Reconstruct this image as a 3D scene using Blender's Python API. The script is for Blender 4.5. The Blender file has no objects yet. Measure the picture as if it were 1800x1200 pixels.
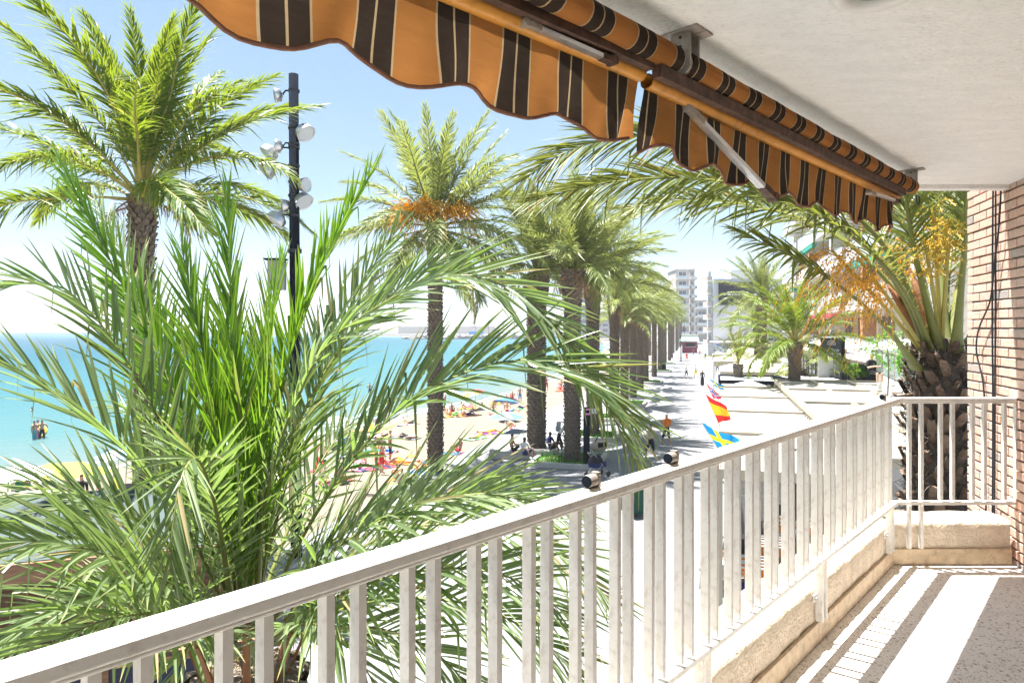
import bpy, bmesh, math, random
import numpy as np
from mathutils import Vector, Matrix, Euler

random.seed(7)
RNG = np.random.default_rng(7)
SC = bpy.context.scene
COL = SC.collection
R = math.radians

# ------------------------------------------------------------------ camera, sky, sun, exposure
CAM_Z = 6.0
cam_d = bpy.data.cameras.new('camera')
cam = bpy.data.objects.new('camera', cam_d)
COL.objects.link(cam)
cam.location = (0, 0, CAM_Z)
cam.rotation_euler = (R(90), 0, 0)
cam_d.lens = 24.0
cam_d.sensor_width = 36.0
cam_d.shift_y = -22.0 / 1800.0
cam_d.clip_start = 0.05
cam_d.clip_end = 20000
SC.camera = cam

SUN_EL = 75.5
SUN_ROT = -54.4
world = bpy.data.worlds.new('World')
SC.world = world
world.use_nodes = True
wn = world.node_tree.nodes
wl = world.node_tree.links
sky = wn.new('ShaderNodeTexSky')
sky.sky_type = 'NISHITA'
sky.sun_disc = False
sky.sun_elevation = R(SUN_EL)
sky.sun_rotation = R(SUN_ROT)
sky.altitude = 0
sky.air_density = 0.6
sky.dust_density = 0.2
sky.ozone_density = 0.5
bg = wn['Background']
bg.inputs['Strength'].default_value = 0.106
# even out the sky: the photograph shows a pale sky of little contrast between zenith and horizon
gam = wn.new('ShaderNodeGamma')
gam.inputs['Gamma'].default_value = 0.52
hs_ = wn.new('ShaderNodeHueSaturation')
hs_.inputs['Saturation'].default_value = 1.3
hs_.inputs['Hue'].default_value = 0.488
wl.new(sky.outputs[0], gam.inputs['Color'])
wl.new(gam.outputs[0], hs_.inputs['Color'])
wl.new(hs_.outputs[0], bg.inputs['Color'])

sun_d = bpy.data.lights.new('sun', 'SUN')
sun_d.energy = 5.0
sun_d.angle = R(0.53)
sun_d.color = (1.0, 0.97, 0.92)
sun = bpy.data.objects.new('sun', sun_d)
COL.objects.link(sun)
_c, _s = math.cos(R(SUN_EL)), math.sin(R(SUN_EL))
sun.rotation_euler = Vector((0.813 * _c, -0.582 * _c, -_s)).to_track_quat('-Z', 'Y').to_euler()
sun.location = (-10, 10, 40)

SC.view_settings.view_transform = 'Standard'
SC.view_settings.look = 'None'
SC.view_settings.exposure = 2.15
SC.view_settings.gamma = 1.0
SC.cycles.max_bounces = 6
SC.cycles.diffuse_bounces = 4
SC.cycles.transmission_bounces = 6
SC.cycles.transparent_max_bounces = 8
SC.cycles.caustics_reflective = False
SC.cycles.caustics_refractive = False
SC.cycles.use_denoising = True
SC.cycles.sample_clamp_indirect = 8.0

# ------------------------------------------------------------------ helpers
def at(x, y, Y):
    """point on the ray of photo pixel (x, y) at depth Y"""
    return Vector(((x - 900) / 1200 * Y, Y, CAM_Z - (y - 578) / 1200 * Y))

def gd(x, y, z=0.0):
    """point of a horizontal plane z under photo pixel (x, y)"""
    return at(x, y, (CAM_Z - z) * 1200 / (y - 578))

def new_mesh(name, verts, faces):
    me = bpy.data.meshes.new(name)
    me.from_pydata([tuple(v) for v in verts], [], faces)
    me.update()
    return me

def mesh_np(name, V, Q, smooth=False, var=None):
    """V Nx3, Q Mx4 quads"""
    V = np.asarray(V, dtype=np.float32)
    Q = np.asarray(Q, dtype=np.int32)
    me = bpy.data.meshes.new(name)
    me.vertices.add(len(V))
    me.vertices.foreach_set('co', V.ravel())
    me.loops.add(Q.size)
    me.loops.foreach_set('vertex_index', Q.ravel())
    me.polygons.add(len(Q))
    me.polygons.foreach_set('loop_start', np.arange(0, Q.size, 4, dtype=np.int32))
    me.polygons.foreach_set('loop_total', np.full(len(Q), 4, dtype=np.int32))
    if smooth:
        me.polygons.foreach_set('use_smooth', np.ones(len(Q), dtype=bool))
    if var is not None:
        a = me.color_attributes.new('var', 'FLOAT_COLOR', 'POINT')
        c = np.ones((len(V), 4), dtype=np.float32)
        c[:, :3] = var
        a.data.foreach_set('color', c.ravel())
    me.update(calc_edges=True)
    return me

class MB:
    """collects simple shapes into one mesh"""
    def __init__(self):
        self.v = []
        self.f = []
        self.uv = None
    def add(self, vs, fs):
        o = len(self.v)
        self.v += [tuple(p) for p in vs]
        self.f += [tuple(i + o for i in f) for f in fs]
        return self
    def box(self, c, s, rz=0.0, M=None):
        hx, hy, hz = s[0] / 2, s[1] / 2, s[2] / 2
        ps = [Vector((x * hx, y * hy, z * hz)) for z in (-1, 1) for y in (-1, 1) for x in (-1, 1)]
        rot = M if M is not None else Matrix.Rotation(rz, 3, 'Z')
        c = Vector(c)
        return self.add([rot @ p + c for p in ps],
                        [(0, 2, 3, 1), (4, 5, 7, 6), (0, 1, 5, 4), (2, 6, 7, 3), (0, 4, 6, 2), (1, 3, 7, 5)])
    def bar(self, a, b, w, h, up=(0, 0, 1)):
        """box beam from a to b, w across, h along up"""
        a, b = Vector(a), Vector(b)
        t = (b - a)
        L = t.length
        t.normalize()
        up = Vector(up)
        s = t.cross(up)
        if s.length < 1e-5:
            s = t.cross(Vector((1, 0, 0)))
        s.normalize()
        n = s.cross(t)
        M = Matrix((s, t, n)).transposed()
        return self.box((a + b) / 2, (w, L, h), M=M)
    def tube(self, pts, rad, n=8, cap=True):
        pts = [Vector(p) for p in pts]
        if not isinstance(rad, (list, tuple)):
            rad = [rad] * len(pts)
        vs, fs = [], []
        prev = None
        for i, p in enumerate(pts):
            t = (pts[min(i + 1, len(pts) - 1)] - pts[max(i - 1, 0)]).normalized()
            if prev is None:
                a = Vector((0, 0, 1)) if abs(t.z) < 0.9 else Vector((1, 0, 0))
                s = t.cross(a).normalized()
            else:
                s = (prev - t * prev.dot(t)).normalized()
            prev = s
            q = t.cross(s)
            for k in range(n):
                an = 2 * math.pi * k / n
                vs.append(p + (s * math.cos(an) + q * math.sin(an)) * rad[i])
        for i in range(len(pts) - 1):
            for k in range(n):
                k2 = (k + 1) % n
                fs.append((i * n + k, i * n + k2, (i + 1) * n + k2, (i + 1) * n + k))
        if cap:
            fs.append(tuple(range(n - 1, -1, -1)))
            fs.append(tuple(range((len(pts) - 1) * n, len(pts) * n)))
        return self.add(vs, fs)
    def lathe(self, prof, n=16, c=(0, 0, 0), M=None):
        """prof list of (r, z)"""
        vs, fs = [], []
        c = Vector(c)
        for r, z in prof:
            for k in range(n):
                an = 2 * math.pi * k / n
                p = Vector((r * math.cos(an), r * math.sin(an), z))
                vs.append((M @ p if M is not None else p) + c)
        for i in range(len(prof) - 1):
            for k in range(n):
                k2 = (k + 1) % n
                fs.append((i * n + k, i * n + k2, (i + 1) * n + k2, (i + 1) * n + k))
        return self.add(vs, fs)
    def prism(self, pts2, z0, z1):
        n = len(pts2)
        vs = [(x, y, z0) for x, y in pts2] + [(x, y, z1) for x, y in pts2]
        fs = [tuple(range(n - 1, -1, -1)), tuple(range(n, 2 * n))]
        fs += [(i, (i + 1) % n, n + (i + 1) % n, n + i) for i in range(n)]
        return self.add(vs, fs)
    def mesh(self, name, smooth=False):
        me = new_mesh(name, self.v, self.f)
        if smooth:
            me.polygons.foreach_set('use_smooth', [True] * len(me.polygons))
        return me

def bevel_mod(o, w, seg=2):
    m = o.modifiers.new('bevel', 'BEVEL')
    m.width = w
    m.segments = seg
    m.limit_method = 'ANGLE'
    return o

def tag(o, label, cat, group=None):
    o['label'] = label
    o['category'] = cat
    if group:
        o['group'] = group
    return o

def obj(name, me, mat=None, parent=None, world=False):
    o = bpy.data.objects.new(name, me)
    COL.objects.link(o)
    if mat is not None and len(me.materials) == 0:
        me.materials.append(mat)
    if parent is not None:
        o.parent = parent
        if world:
            o.matrix_parent_inverse = parent.matrix_basis.inverted()
    return o

def thing(name, label, cat, loc=(0, 0, 0), rz=0.0, group=None):
    o = bpy.data.objects.new(name, None)
    COL.objects.link(o)
    o.empty_display_size = 0.2
    o.location = loc
    o.rotation_euler = (0, 0, rz)
    return tag(o, label, cat, group)

def struct(name, me, mat):
    o = obj(name, me, mat)
    o['kind'] = 'structure'
    return o

# ------------------------------------------------------------------ materials
def mat(name, col, rough=0.7, var=0.12, scale=6.0, bump=0.0, bscale=40.0, metal=0.0, spec=0.4,
        detail=4.0, rand=0.0, trans=0.0, coords='Object', dirt=None, dscale=3.0, damt=0.5, stretch=None):
    m = bpy.data.materials.new(name)
    m.use_nodes = True
    nt = m.node_tree
    N, L = nt.nodes, nt.links
    b = N['Principled BSDF']
    b.inputs['Roughness'].default_value = rough
    b.inputs['Metallic'].default_value = metal
    b.inputs['Specular IOR Level'].default_value = spec
    tc = N.new('ShaderNodeTexCoord')
    src = tc.outputs[coords]
    if stretch:
        mp = N.new('ShaderNodeMapping')
        mp.inputs['Scale'].default_value = stretch
        L.new(src, mp.inputs[0])
        src = mp.outputs[0]
    nz = N.new('ShaderNodeTexNoise')
    nz.inputs['Scale'].default_value = scale
    nz.inputs['Detail'].default_value = detail
    L.new(src, nz.inputs['Vector'])
    hsv = N.new('ShaderNodeHueSaturation')
    hsv.inputs['Color'].default_value = (*col, 1)
    mr = N.new('ShaderNodeMapRange')
    mr.inputs['From Min'].default_value = 0.25
    mr.inputs['From Max'].default_value = 0.75
    mr.inputs['To Min'].default_value = 1 - var
    mr.inputs['To Max'].default_value = 1 + var
    L.new(nz.outputs['Fac'], mr.inputs['Value'])
    val = mr.outputs[0]
    if rand > 0:
        oi = N.new('ShaderNodeObjectInfo')
        m2 = N.new('ShaderNodeMapRange')
        m2.inputs['To Min'].default_value = 1 - rand
        m2.inputs['To Max'].default_value = 1 + rand
        L.new(oi.outputs['Random'], m2.inputs['Value'])
        mu = N.new('ShaderNodeMath')
        mu.operation = 'MULTIPLY'
        L.new(val, mu.inputs[0])
        L.new(m2.outputs[0], mu.inputs[1])
        val = mu.outputs[0]
    L.new(val, hsv.inputs['Value'])
    out = hsv.outputs[0]
    if dirt is not None:
        n2 = N.new('ShaderNodeTexNoise')
        n2.inputs['Scale'].default_value = dscale
        n2.inputs['Detail'].default_value = 8
        n2.inputs['Roughness'].default_value = 0.7
        L.new(src, n2.inputs['Vector'])
        r2 = N.new('ShaderNodeMapRange')
        r2.inputs['From Min'].default_value = 0.52
        r2.inputs['From Max'].default_value = 0.75
        r2.inputs['To Max'].default_value = damt
        L.new(n2.outputs['Fac'], r2.inputs['Value'])
        mx = N.new('ShaderNodeMixRGB')
        mx.inputs['Color2'].default_value = (*dirt, 1)
        L.new(r2.outputs[0], mx.inputs['Fac'])
        L.new(out, mx.inputs['Color1'])
        out = mx.outputs[0]
    L.new(out, b.inputs['Base Color'])
    if bump > 0:
        nb = N.new('ShaderNodeTexNoise')
        nb.inputs['Scale'].default_value = bscale
        nb.inputs['Detail'].default_value = 5
        L.new(src, nb.inputs['Vector'])
        bp = N.new('ShaderNodeBump')
        bp.inputs['Strength'].default_value = bump
        bp.inputs['Distance'].default_value = 0.02
        L.new(nb.outputs['Fac'], bp.inputs['Height'])
        L.new(bp.outputs[0], b.inputs['Normal'])
    if trans > 0:
        tr = N.new('ShaderNodeBsdfTranslucent')
        L.new(out, tr.inputs['Color'])
        ms = N.new('ShaderNodeMixShader')
        ms.inputs[0].default_value = trans
        L.new(b.outputs[0], ms.inputs[1])
        L.new(tr.outputs[0], ms.inputs[2])
        L.new(ms.outputs[0], N['Material Output'].inputs['Surface'])
    return m

def leaf_mat(name, dark, light, tip, trans=0.35, tcol=None, rough=0.42, spec=0.35):
    m = bpy.data.materials.new(name)
    m.use_nodes = True
    N, L = m.node_tree.nodes, m.node_tree.links
    b = N['Principled BSDF']
    b.inputs['Roughness'].default_value = rough
    b.inputs['Specular IOR Level'].default_value = spec
    at_ = N.new('ShaderNodeAttribute')
    at_.attribute_name = 'var'
    sep = N.new('ShaderNodeSeparateColor')
    L.new(at_.outputs['Color'], sep.inputs[0])
    ob = N.new('ShaderNodeObjectInfo')
    ad = N.new('ShaderNodeMath')
    ad.operation = 'MULTIPLY_ADD'
    ad.inputs[1].default_value = 0.45
    L.new(ob.outputs['Random'], ad.inputs[0])
    mu0 = N.new('ShaderNodeMath')
    mu0.operation = 'MULTIPLY'
    mu0.inputs[1].default_value = 0.7
    L.new(sep.outputs[0], mu0.inputs[0])
    L.new(mu0.outputs[0], ad.inputs[2])
    mx = N.new('ShaderNodeMixRGB')
    mx.inputs['Color1'].default_value = (*dark, 1)
    mx.inputs['Color2'].default_value = (*light, 1)
    L.new(ad.outputs[0], mx.inputs['Fac'])
    rm = N.new('ShaderNodeMapRange')
    rm.inputs['From Min'].default_value = 0.80
    rm.inputs['From Max'].default_value = 1.0
    rm.inputs['To Max'].default_value = 0.9
    L.new(sep.outputs[1], rm.inputs['Value'])
    m2 = N.new('ShaderNodeMixRGB')
    m2.inputs['Color2'].default_value = (*tip, 1)
    L.new(rm.outputs[0], m2.inputs['Fac'])
    L.new(mx.outputs[0], m2.inputs['Color1'])
    # dead leaflets: var.b above 0.5
    m3 = N.new('ShaderNodeMixRGB')
    m3.inputs['Color2'].default_value = (0.42, 0.30, 0.16, 1)
    L.new(sep.outputs[2], m3.inputs['Fac'])
    L.new(m2.outputs[0], m3.inputs['Color1'])
    L.new(m3.outputs[0], b.inputs['Base Color'])
    tr = N.new('ShaderNodeBsdfTranslucent')
    hs = N.new('ShaderNodeMixRGB')
    hs.blend_type = 'MIX'
    hs.inputs['Fac'].default_value = 0.55
    hs.inputs['Color2'].default_value = (*(tcol or light), 1)
    L.new(m3.outputs[0], hs.inputs['Color1'])
    L.new(hs.outputs[0], tr.inputs['Color'])
    ms = N.new('ShaderNodeMixShader')
    ms.inputs[0].default_value = trans
    L.new(b.outputs[0], ms.inputs[1])
    L.new(tr.outputs[0], ms.inputs[2])
    L.new(ms.outputs[0], N['Material Output'].inputs['Surface'])
    return m

M = {}
M['rail'] = mat('rail_white_paint', (0.70, 0.68, 0.64), 0.38, 0.06, 9, dirt=(0.24, 0.15, 0.08), dscale=30, damt=0.45, bump=0.05, bscale=60)
M['plaster'] = mat('parapet_plaster', (0.68, 0.585, 0.46), 0.9, 0.16, 10, bump=0.7, bscale=55, dirt=(0.30, 0.20, 0.12), dscale=9, damt=0.35)
M['skirt'] = mat('terrazzo_skirting', (0.55, 0.43, 0.29), 0.6, 0.2, 18, dirt=(0.12, 0.08, 0.05), dscale=26, damt=0.7, bump=0.2)
M['ceiling'] = mat('ceiling_plaster', (0.86, 0.855, 0.84), 0.95, 0.05, 4, bump=0.7, bscale=34, dirt=(0.48, 0.42, 0.35), dscale=30, damt=0.55, stretch=(1.5, 4, 1.5))
M['mortar'] = mat('mortar', (0.42, 0.38, 0.33), 0.95, 0.15, 20, bump=0.6, bscale=90)
M['white'] = mat('white_paint', (0.70, 0.69, 0.67), 0.5, 0.05, 3)
M['cream'] = mat('cream_canvas', (0.58, 0.53, 0.43), 0.8, 0.06, 2)
M['dark'] = mat('dark_metal', (0.025, 0.027, 0.032), 0.4, 0.15, 8)
M['charcoal'] = mat('charcoal_paint', (0.016, 0.019, 0.026), 0.9, 0.15, 6, spec=0.0)
M['alu'] = mat('aluminium', (0.62, 0.62, 0.62), 0.35, 0.1, 30, metal=0.9)
M['greymetal'] = mat('grey_metal', (0.34, 0.30, 0.26), 0.5, 0.2, 25, metal=0.4, dirt=(0.16, 0.10, 0.06), dscale=20, damt=0.6)
M['rust'] = mat('rusty_metal', (0.10, 0.065, 0.05), 0.7, 0.4, 30, metal=0.4, dirt=(0.25, 0.11, 0.05), dscale=30, damt=0.7)
M['orangebar'] = mat('ochre_painted_tube', (0.62, 0.29, 0.055), 0.35, 0.15, 8, dirt=(0.28, 0.11, 0.03), dscale=14, damt=0.7)
M['browncloth'] = mat('brown_trim', (0.20, 0.10, 0.065), 0.9, 0.2, 60)
M['trunk'] = mat('palm_trunk', (0.19, 0.15, 0.115), 0.95, 0.5, 14, bump=0.6, bscale=30, dirt=(0.045, 0.03, 0.022), dscale=9, damt=0.9)
M['boot'] = mat('leaf_base', (0.17, 0.115, 0.08), 0.9, 0.5, 14, bump=0.9, bscale=40, rand=0.55, dirt=(0.07, 0.05, 0.04), dscale=7, damt=0.8)
M['fibre'] = mat('palm_fibre', (0.105, 0.085, 0.07), 1.0, 0.4, 20)
M['sheath'] = mat('rusty_leaf_sheath', (0.24, 0.105, 0.045), 0.8, 0.35, 8, bump=0.3)
M['deadleaf'] = mat('dead_leaf', (0.30, 0.17, 0.09), 0.9, 0.3, 12, trans=0.2)
M['petiole'] = mat('petiole', (0.20, 0.215, 0.06), 0.45, 0.2, 5, trans=0.12)
M['petiole_y'] = mat('petiole_yellow', (0.42, 0.36, 0.09), 0.45, 0.2, 5, trans=0.12)
M['fruit'] = mat('orange_fruit_strand', (0.80, 0.50, 0.07), 0.5, 0.25, 20, trans=0.4)
M['fruit_y'] = mat('yellow_fruit_strand', (0.66, 0.46, 0.07), 0.5, 0.25, 20, trans=0.2)
M['leaf_near'] = leaf_mat('frond_near', (0.045, 0.090, 0.026), (0.25, 0.305, 0.165), (0.40, 0.36, 0.15), 0.38, (0.32, 0.50, 0.05), rough=.28, spec=.75)
M['leaf_young'] = leaf_mat('frond_young', (0.05, 0.14, 0.016), (0.22, 0.36, 0.04), (0.42, 0.38, 0.08), 0.44, (0.26, 0.50, 0.012), rough=.3, spec=.6)
M['leaf_right'] = leaf_mat('frond_right_palm', (0.070, 0.10, 0.022), (0.18, 0.21, 0.055), (0.40, 0.34, 0.12), 0.34, (0.34, 0.36, 0.04))
M['leaf_left'] = leaf_mat('frond_left_palm', (0.045, 0.105, 0.018), (0.17, 0.235, 0.028), (0.46, 0.38, 0.03), 0.38, (0.34, 0.42, 0.015))
M['leaf_mid'] = leaf_mat('frond_promenade_palm', (0.075, 0.120, 0.030), (0.27, 0.31, 0.10), (0.36, 0.31, 0.10), 0.36, (0.34, 0.38, 0.06))
M['leaf_far'] = leaf_mat('frond_far_palm', (0.075, 0.115, 0.032), (0.24, 0.28, 0.095), (0.30, 0.28, 0.10), 0.32, (0.28, 0.33, 0.06))
M['shrub'] = leaf_mat('shrub_leaf', (0.05, 0.16, 0.02), (0.14, 0.30, 0.03), (0.2, 0.35, 0.05), 0.35, (0.25, 0.5, 0.03))
M['grass'] = mat('planter_grass', (0.10, 0.22, 0.04), 0.9, 0.4, 20)
M['concrete'] = mat('pale_concrete', (0.45, 0.43, 0.39), 0.85, 0.1, 4, bump=0.2)
M['glass_g'] = mat('greenish_glass', (0.10, 0.22, 0.18), 0.1, 0.1, 3, spec=0.8)
M['teal'] = mat('teal_slats', (0.013, 0.036, 0.035), 0.6, 0.3, 6)
M['wood'] = mat('brown_wood', (0.24, 0.13, 0.07), 0.7, 0.3, 4, stretch=(1, 8, 8))
M['rock'] = mat('grey_rock', (0.17, 0.16, 0.15), 0.95, 0.35, 1.5, bump=0.5, bscale=4)

# ------------------------------------------------------------------ surfaces with their own node set-ups
def terrazzo():
    m = mat('terrazzo_floor', (0.80, 0.77, 0.73), 0.55, 0.06, 5, bump=0.08, bscale=60)
    N, L = m.node_tree.nodes, m.node_tree.links
    b = N['Principled BSDF']
    base = b.inputs['Base Color'].links[0].from_socket
    tc = N.new('ShaderNodeTexCoord')
    nz = N.new('ShaderNodeTexNoise')
    nz.inputs['Scale'].default_value = 30
    mxv = N.new('ShaderNodeMixRGB')
    mxv.inputs['Fac'].default_value = 0.03
    L.new(tc.outputs['Object'], nz.inputs['Vector'])
    L.new(tc.outputs['Object'], mxv.inputs['Color1'])
    L.new(nz.outputs['Color'], mxv.inputs['Color2'])
    prev = base
    for sc, lo, hi, thr, col in ((40, 0.20, 0.34, 0.66, (0.31, 0.255, 0.205)), (62, 0.22, 0.40, 0.55, (0.40, 0.34, 0.29)), (110, 0.2, 0.4, 0.50, (0.45, 0.41, 0.37)), (36, 0.15, 0.3, 0.7, (0.80, 0.78, 0.74))):
        vo = N.new('ShaderNodeTexVoronoi')
        vo.inputs['Scale'].default_value = sc
        L.new(mxv.outputs[0], vo.inputs['Vector'])
        r1 = N.new('ShaderNodeMapRange')
        r1.inputs['From Min'].default_value = hi
        r1.inputs['From Max'].default_value = lo
        L.new(vo.outputs['Distance'], r1.inputs['Value'])
        sp = N.new('ShaderNodeSeparateColor')
        L.new(vo.outputs['Color'], sp.inputs[0])
        gt = N.new('ShaderNodeMath')
        gt.operation = 'GREATER_THAN'
        gt.inputs[1].default_value = thr
        L.new(sp.outputs[0], gt.inputs[0])
        mu = N.new('ShaderNodeMath')
        mu.operation = 'MULTIPLY'
        L.new(r1.outputs[0], mu.inputs[0])
        L.new(gt.outputs[0], mu.inputs[1])
        mx = N.new('ShaderNodeMixRGB')
        mx.inputs['Color2'].default_value = (*col, 1)
        L.new(mu.outputs[0], mx.inputs['Fac'])
        L.new(prev, mx.inputs['Color1'])
        prev = mx.outputs[0]
    L.new(prev, b.inputs['Base Color'])
    return m
M['terrazzo'] = terrazzo()

def stripe_mat(name, axis):
    """awning cloth: ochre with pairs of dark brown bands edged in cream; stripes follow UV.x in metres"""
    m = bpy.data.materials.new(name)
    m.use_nodes = True
    N, L = m.node_tree.nodes, m.node_tree.links
    b = N['Principled BSDF']
    b.inputs['Roughness'].default_value = 0.85
    b.inputs['Specular IOR Level'].default_value = 0.15
    uv = N.new('ShaderNodeUVMap')
    sp = N.new('ShaderNodeSeparateXYZ')
    L.new(uv.outputs[0], sp.inputs[0])
    dv = N.new('ShaderNodeMath')
    dv.operation = 'DIVIDE'
    dv.inputs[1].default_value = 0.212
    L.new(sp.outputs[0], dv.inputs[0])
    fr = N.new('ShaderNodeMath')
    fr.operation = 'FRACT'
    L.new(dv.outputs[0], fr.inputs[0])
    cr = N.new('ShaderNodeValToRGB')
    cr.color_ramp.interpolation = 'CONSTANT'
    e = cr.color_ramp.elements
    och, crm, drk = (0.42, 0.175, 0.05, 1), (0.50, 0.36, 0.20, 1), (0.046, 0.033, 0.025, 1)
    e[0].position = 0.0
    e[0].color = och
    e[1].position = 0.50
    e[1].color = crm
    for pos, c in ((0.525, drk), (0.735, crm), (0.765, drk), (0.975, crm)):
        x = e.new(pos)
        x.color = c
    L.new(fr.outputs[0], cr.inputs[0])
    nz = N.new('ShaderNodeTexNoise')
    nz.inputs['Scale'].default_value = 3.5
    nz.inputs['Detail'].default_value = 6
    tc = N.new('ShaderNodeTexCoord')
    L.new(tc.outputs['Object'], nz.inputs['Vector'])
    mr = N.new('ShaderNodeMapRange')
    mr.inputs['From Min'].default_value = 0.3
    mr.inputs['From Max'].default_value = 0.7
    mr.inputs['To Min'].default_value = 0.72
    mr.inputs['To Max'].default_value = 1.15
    L.new(nz.outputs['Fac'], mr.inputs['Value'])
    hs = N.new('ShaderNodeHueSaturation')
    L.new(cr.outputs[0], hs.inputs['Color'])
    L.new(mr.outputs[0], hs.inputs['Value'])
    L.new(hs.outputs[0], b.inputs['Base Color'])
    tr = N.new('ShaderNodeBsdfTranslucent')
    L.new(hs.outputs[0], tr.inputs['Color'])
    ms = N.new('ShaderNodeMixShader')
    ms.inputs[0].default_value = 0.30
    L.new(b.outputs[0], ms.inputs[1])
    L.new(tr.outputs[0], ms.inputs[2])
    L.new(ms.outputs[0], N['Material Output'].inputs['Surface'])
    wv = N.new('ShaderNodeTexNoise')
    wv.inputs['Scale'].default_value = 350
    L.new(tc.outputs['Object'], wv.inputs['Vector'])
    bp0 = N.new('ShaderNodeBump')
    bp0.inputs['Strength'].default_value = 0.15
    bp0.inputs['Distance'].default_value = 0.003
    L.new(wv.outputs['Fac'], bp0.inputs['Height'])
    cmp_ = N.new('ShaderNodeMapping')
    cmp_.inputs['Scale'].default_value = (5, 5, 22)
    L.new(tc.outputs['Object'], cmp_.inputs[0])
    cw = N.new('ShaderNodeTexNoise')
    cw.inputs['Scale'].default_value = 1.0
    cw.inputs['Detail'].default_value = 3
    L.new(cmp_.outputs[0], cw.inputs['Vector'])
    bp = N.new('ShaderNodeBump')
    bp.inputs['Strength'].default_value = 0.8
    bp.inputs['Distance'].default_value = 0.02
    L.new(cw.outputs['Fac'], bp.inputs['Height'])
    L.new(bp0.outputs[0], bp.inputs['Normal'])
    L.new(bp.outputs[0], b.inputs['Normal'])
    return m
M['stripes'] = stripe_mat('striped_awning_cloth', 0)

def brick_piece_mat():
    m = mat('brick', (0.50, 0.30, 0.20), 0.85, 0.12, 30, bump=0.35, bscale=120, dirt=(0.30, 0.24, 0.20), dscale=14, damt=0.3)
    N, L = m.node_tree.nodes, m.node_tree.links
    hs = [n for n in N if n.bl_idname == 'ShaderNodeHueSaturation'][0]
    oi = N.new('ShaderNodeObjectInfo')
    cr = N.new('ShaderNodeValToRGB')
    cr.color_ramp.interpolation = 'LINEAR'
    e = cr.color_ramp.elements
    e[0].position = 0
    e[0].color = (0.33, 0.29, 0.275, 1)
    e[1].position = 0.10
    e[1].color = (0.46, 0.36, 0.30, 1)
    for p, c in ((0.14, (0.60, 0.40, 0.31, 1)), (0.5, (0.62, 0.425, 0.34, 1)), (0.8, (0.61, 0.37, 0.275, 1)), (1.0, (0.64, 0.45, 0.36, 1))):
        x = e.new(p)
        x.color = c
    L.new(oi.outputs['Random'], cr.inputs[0])
    L.new(cr.outputs[0], hs.inputs['Color'])
    return m
M['brick'] = brick_piece_mat()

# ------------------------------------------------------------------ ground, beach and sea
def catmull(pts, n):
    P = [np.array(p, float) for p in pts]
    P = [2 * P[0] - P[1]] + P + [2 * P[-1] - P[-2]]
    out = []
    k = len(P) - 3
    for j in range(n):
        t = j / (n - 1) * k
        i = min(int(t), k - 1)
        u = t - i
        a, b, c, d = P[i:i + 4]
        out.append(0.5 * ((2 * b) + (-a + c) * u + (2 * a - 5 * b + 4 * c - d) * u * u + (-a + 3 * b - 3 * c + d) * u ** 3))
    return np.array(out)

SEA_Z = -1.5
shore = catmull([(-95, -70), (-52, 0), (-24.5, 34), (-16.5, 42), (-9, 58), (1, 82), (12, 125), (29, 204), (44, 300), (52, 400), (40, 520), (-10, 615), (-150, 700), (-420, 780)], 160)
edge = catmull([(-36, -70), (-12.5, -8), (-7.4, 14), (-2.2, 33.5), (5.5, 60), (17, 100), (28, 140), (45, 210), (62, 300), (74, 400), (66, 540), (10, 650), (-140, 735), (-420, 820)], 160)

def sand():
    V, F = [], []
    K = 26
    for i in range(160):
        s, e = shore[i], edge[i]
        for k in range(K):
            t = k / (K - 1) * 1.5 - 0.5          # from under water to the promenade wall
            p = s + (e - s) * t
            if t < 0:
                z = SEA_Z + t * 3.0
            else:
                z = SEA_Z + (min(t, 1) ** 0.6) * 0.55
            if 0.02 < t < 0.98:
                z += 0.05 * math.sin(p[0] * 3.1 + p[1] * 1.7) * math.sin(p[1] * 2.3 - p[0]) + random.uniform(-.03, .03)
            V.append((p[0], p[1], z))
    for i in range(159):
        for k in range(K - 1):
            a = i * K + k
            F.append((a, a + K, a + K + 1, a + 1))
    return new_mesh('beach', V, F)
m_sand = mat('beach_sand', (0.165, 0.138, 0.106), 0.95, 0.1, 0.8, bump=0.8, bscale=9, dirt=(0.135, 0.11, 0.085), dscale=2.2, damt=0.45)
struct('beach', sand(), m_sand)

def sand_z(x, y):
    i = int(np.argmin((edge[:, 1] - y) ** 2 * 1.0))
    s, e = shore[i], edge[i]
    d = e - s
    t = float(np.dot(np.array((x, y)) - s, d) / np.dot(d, d))
    return SEA_Z + (min(max(t, 0), 1) ** 0.6) * 0.55

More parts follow.
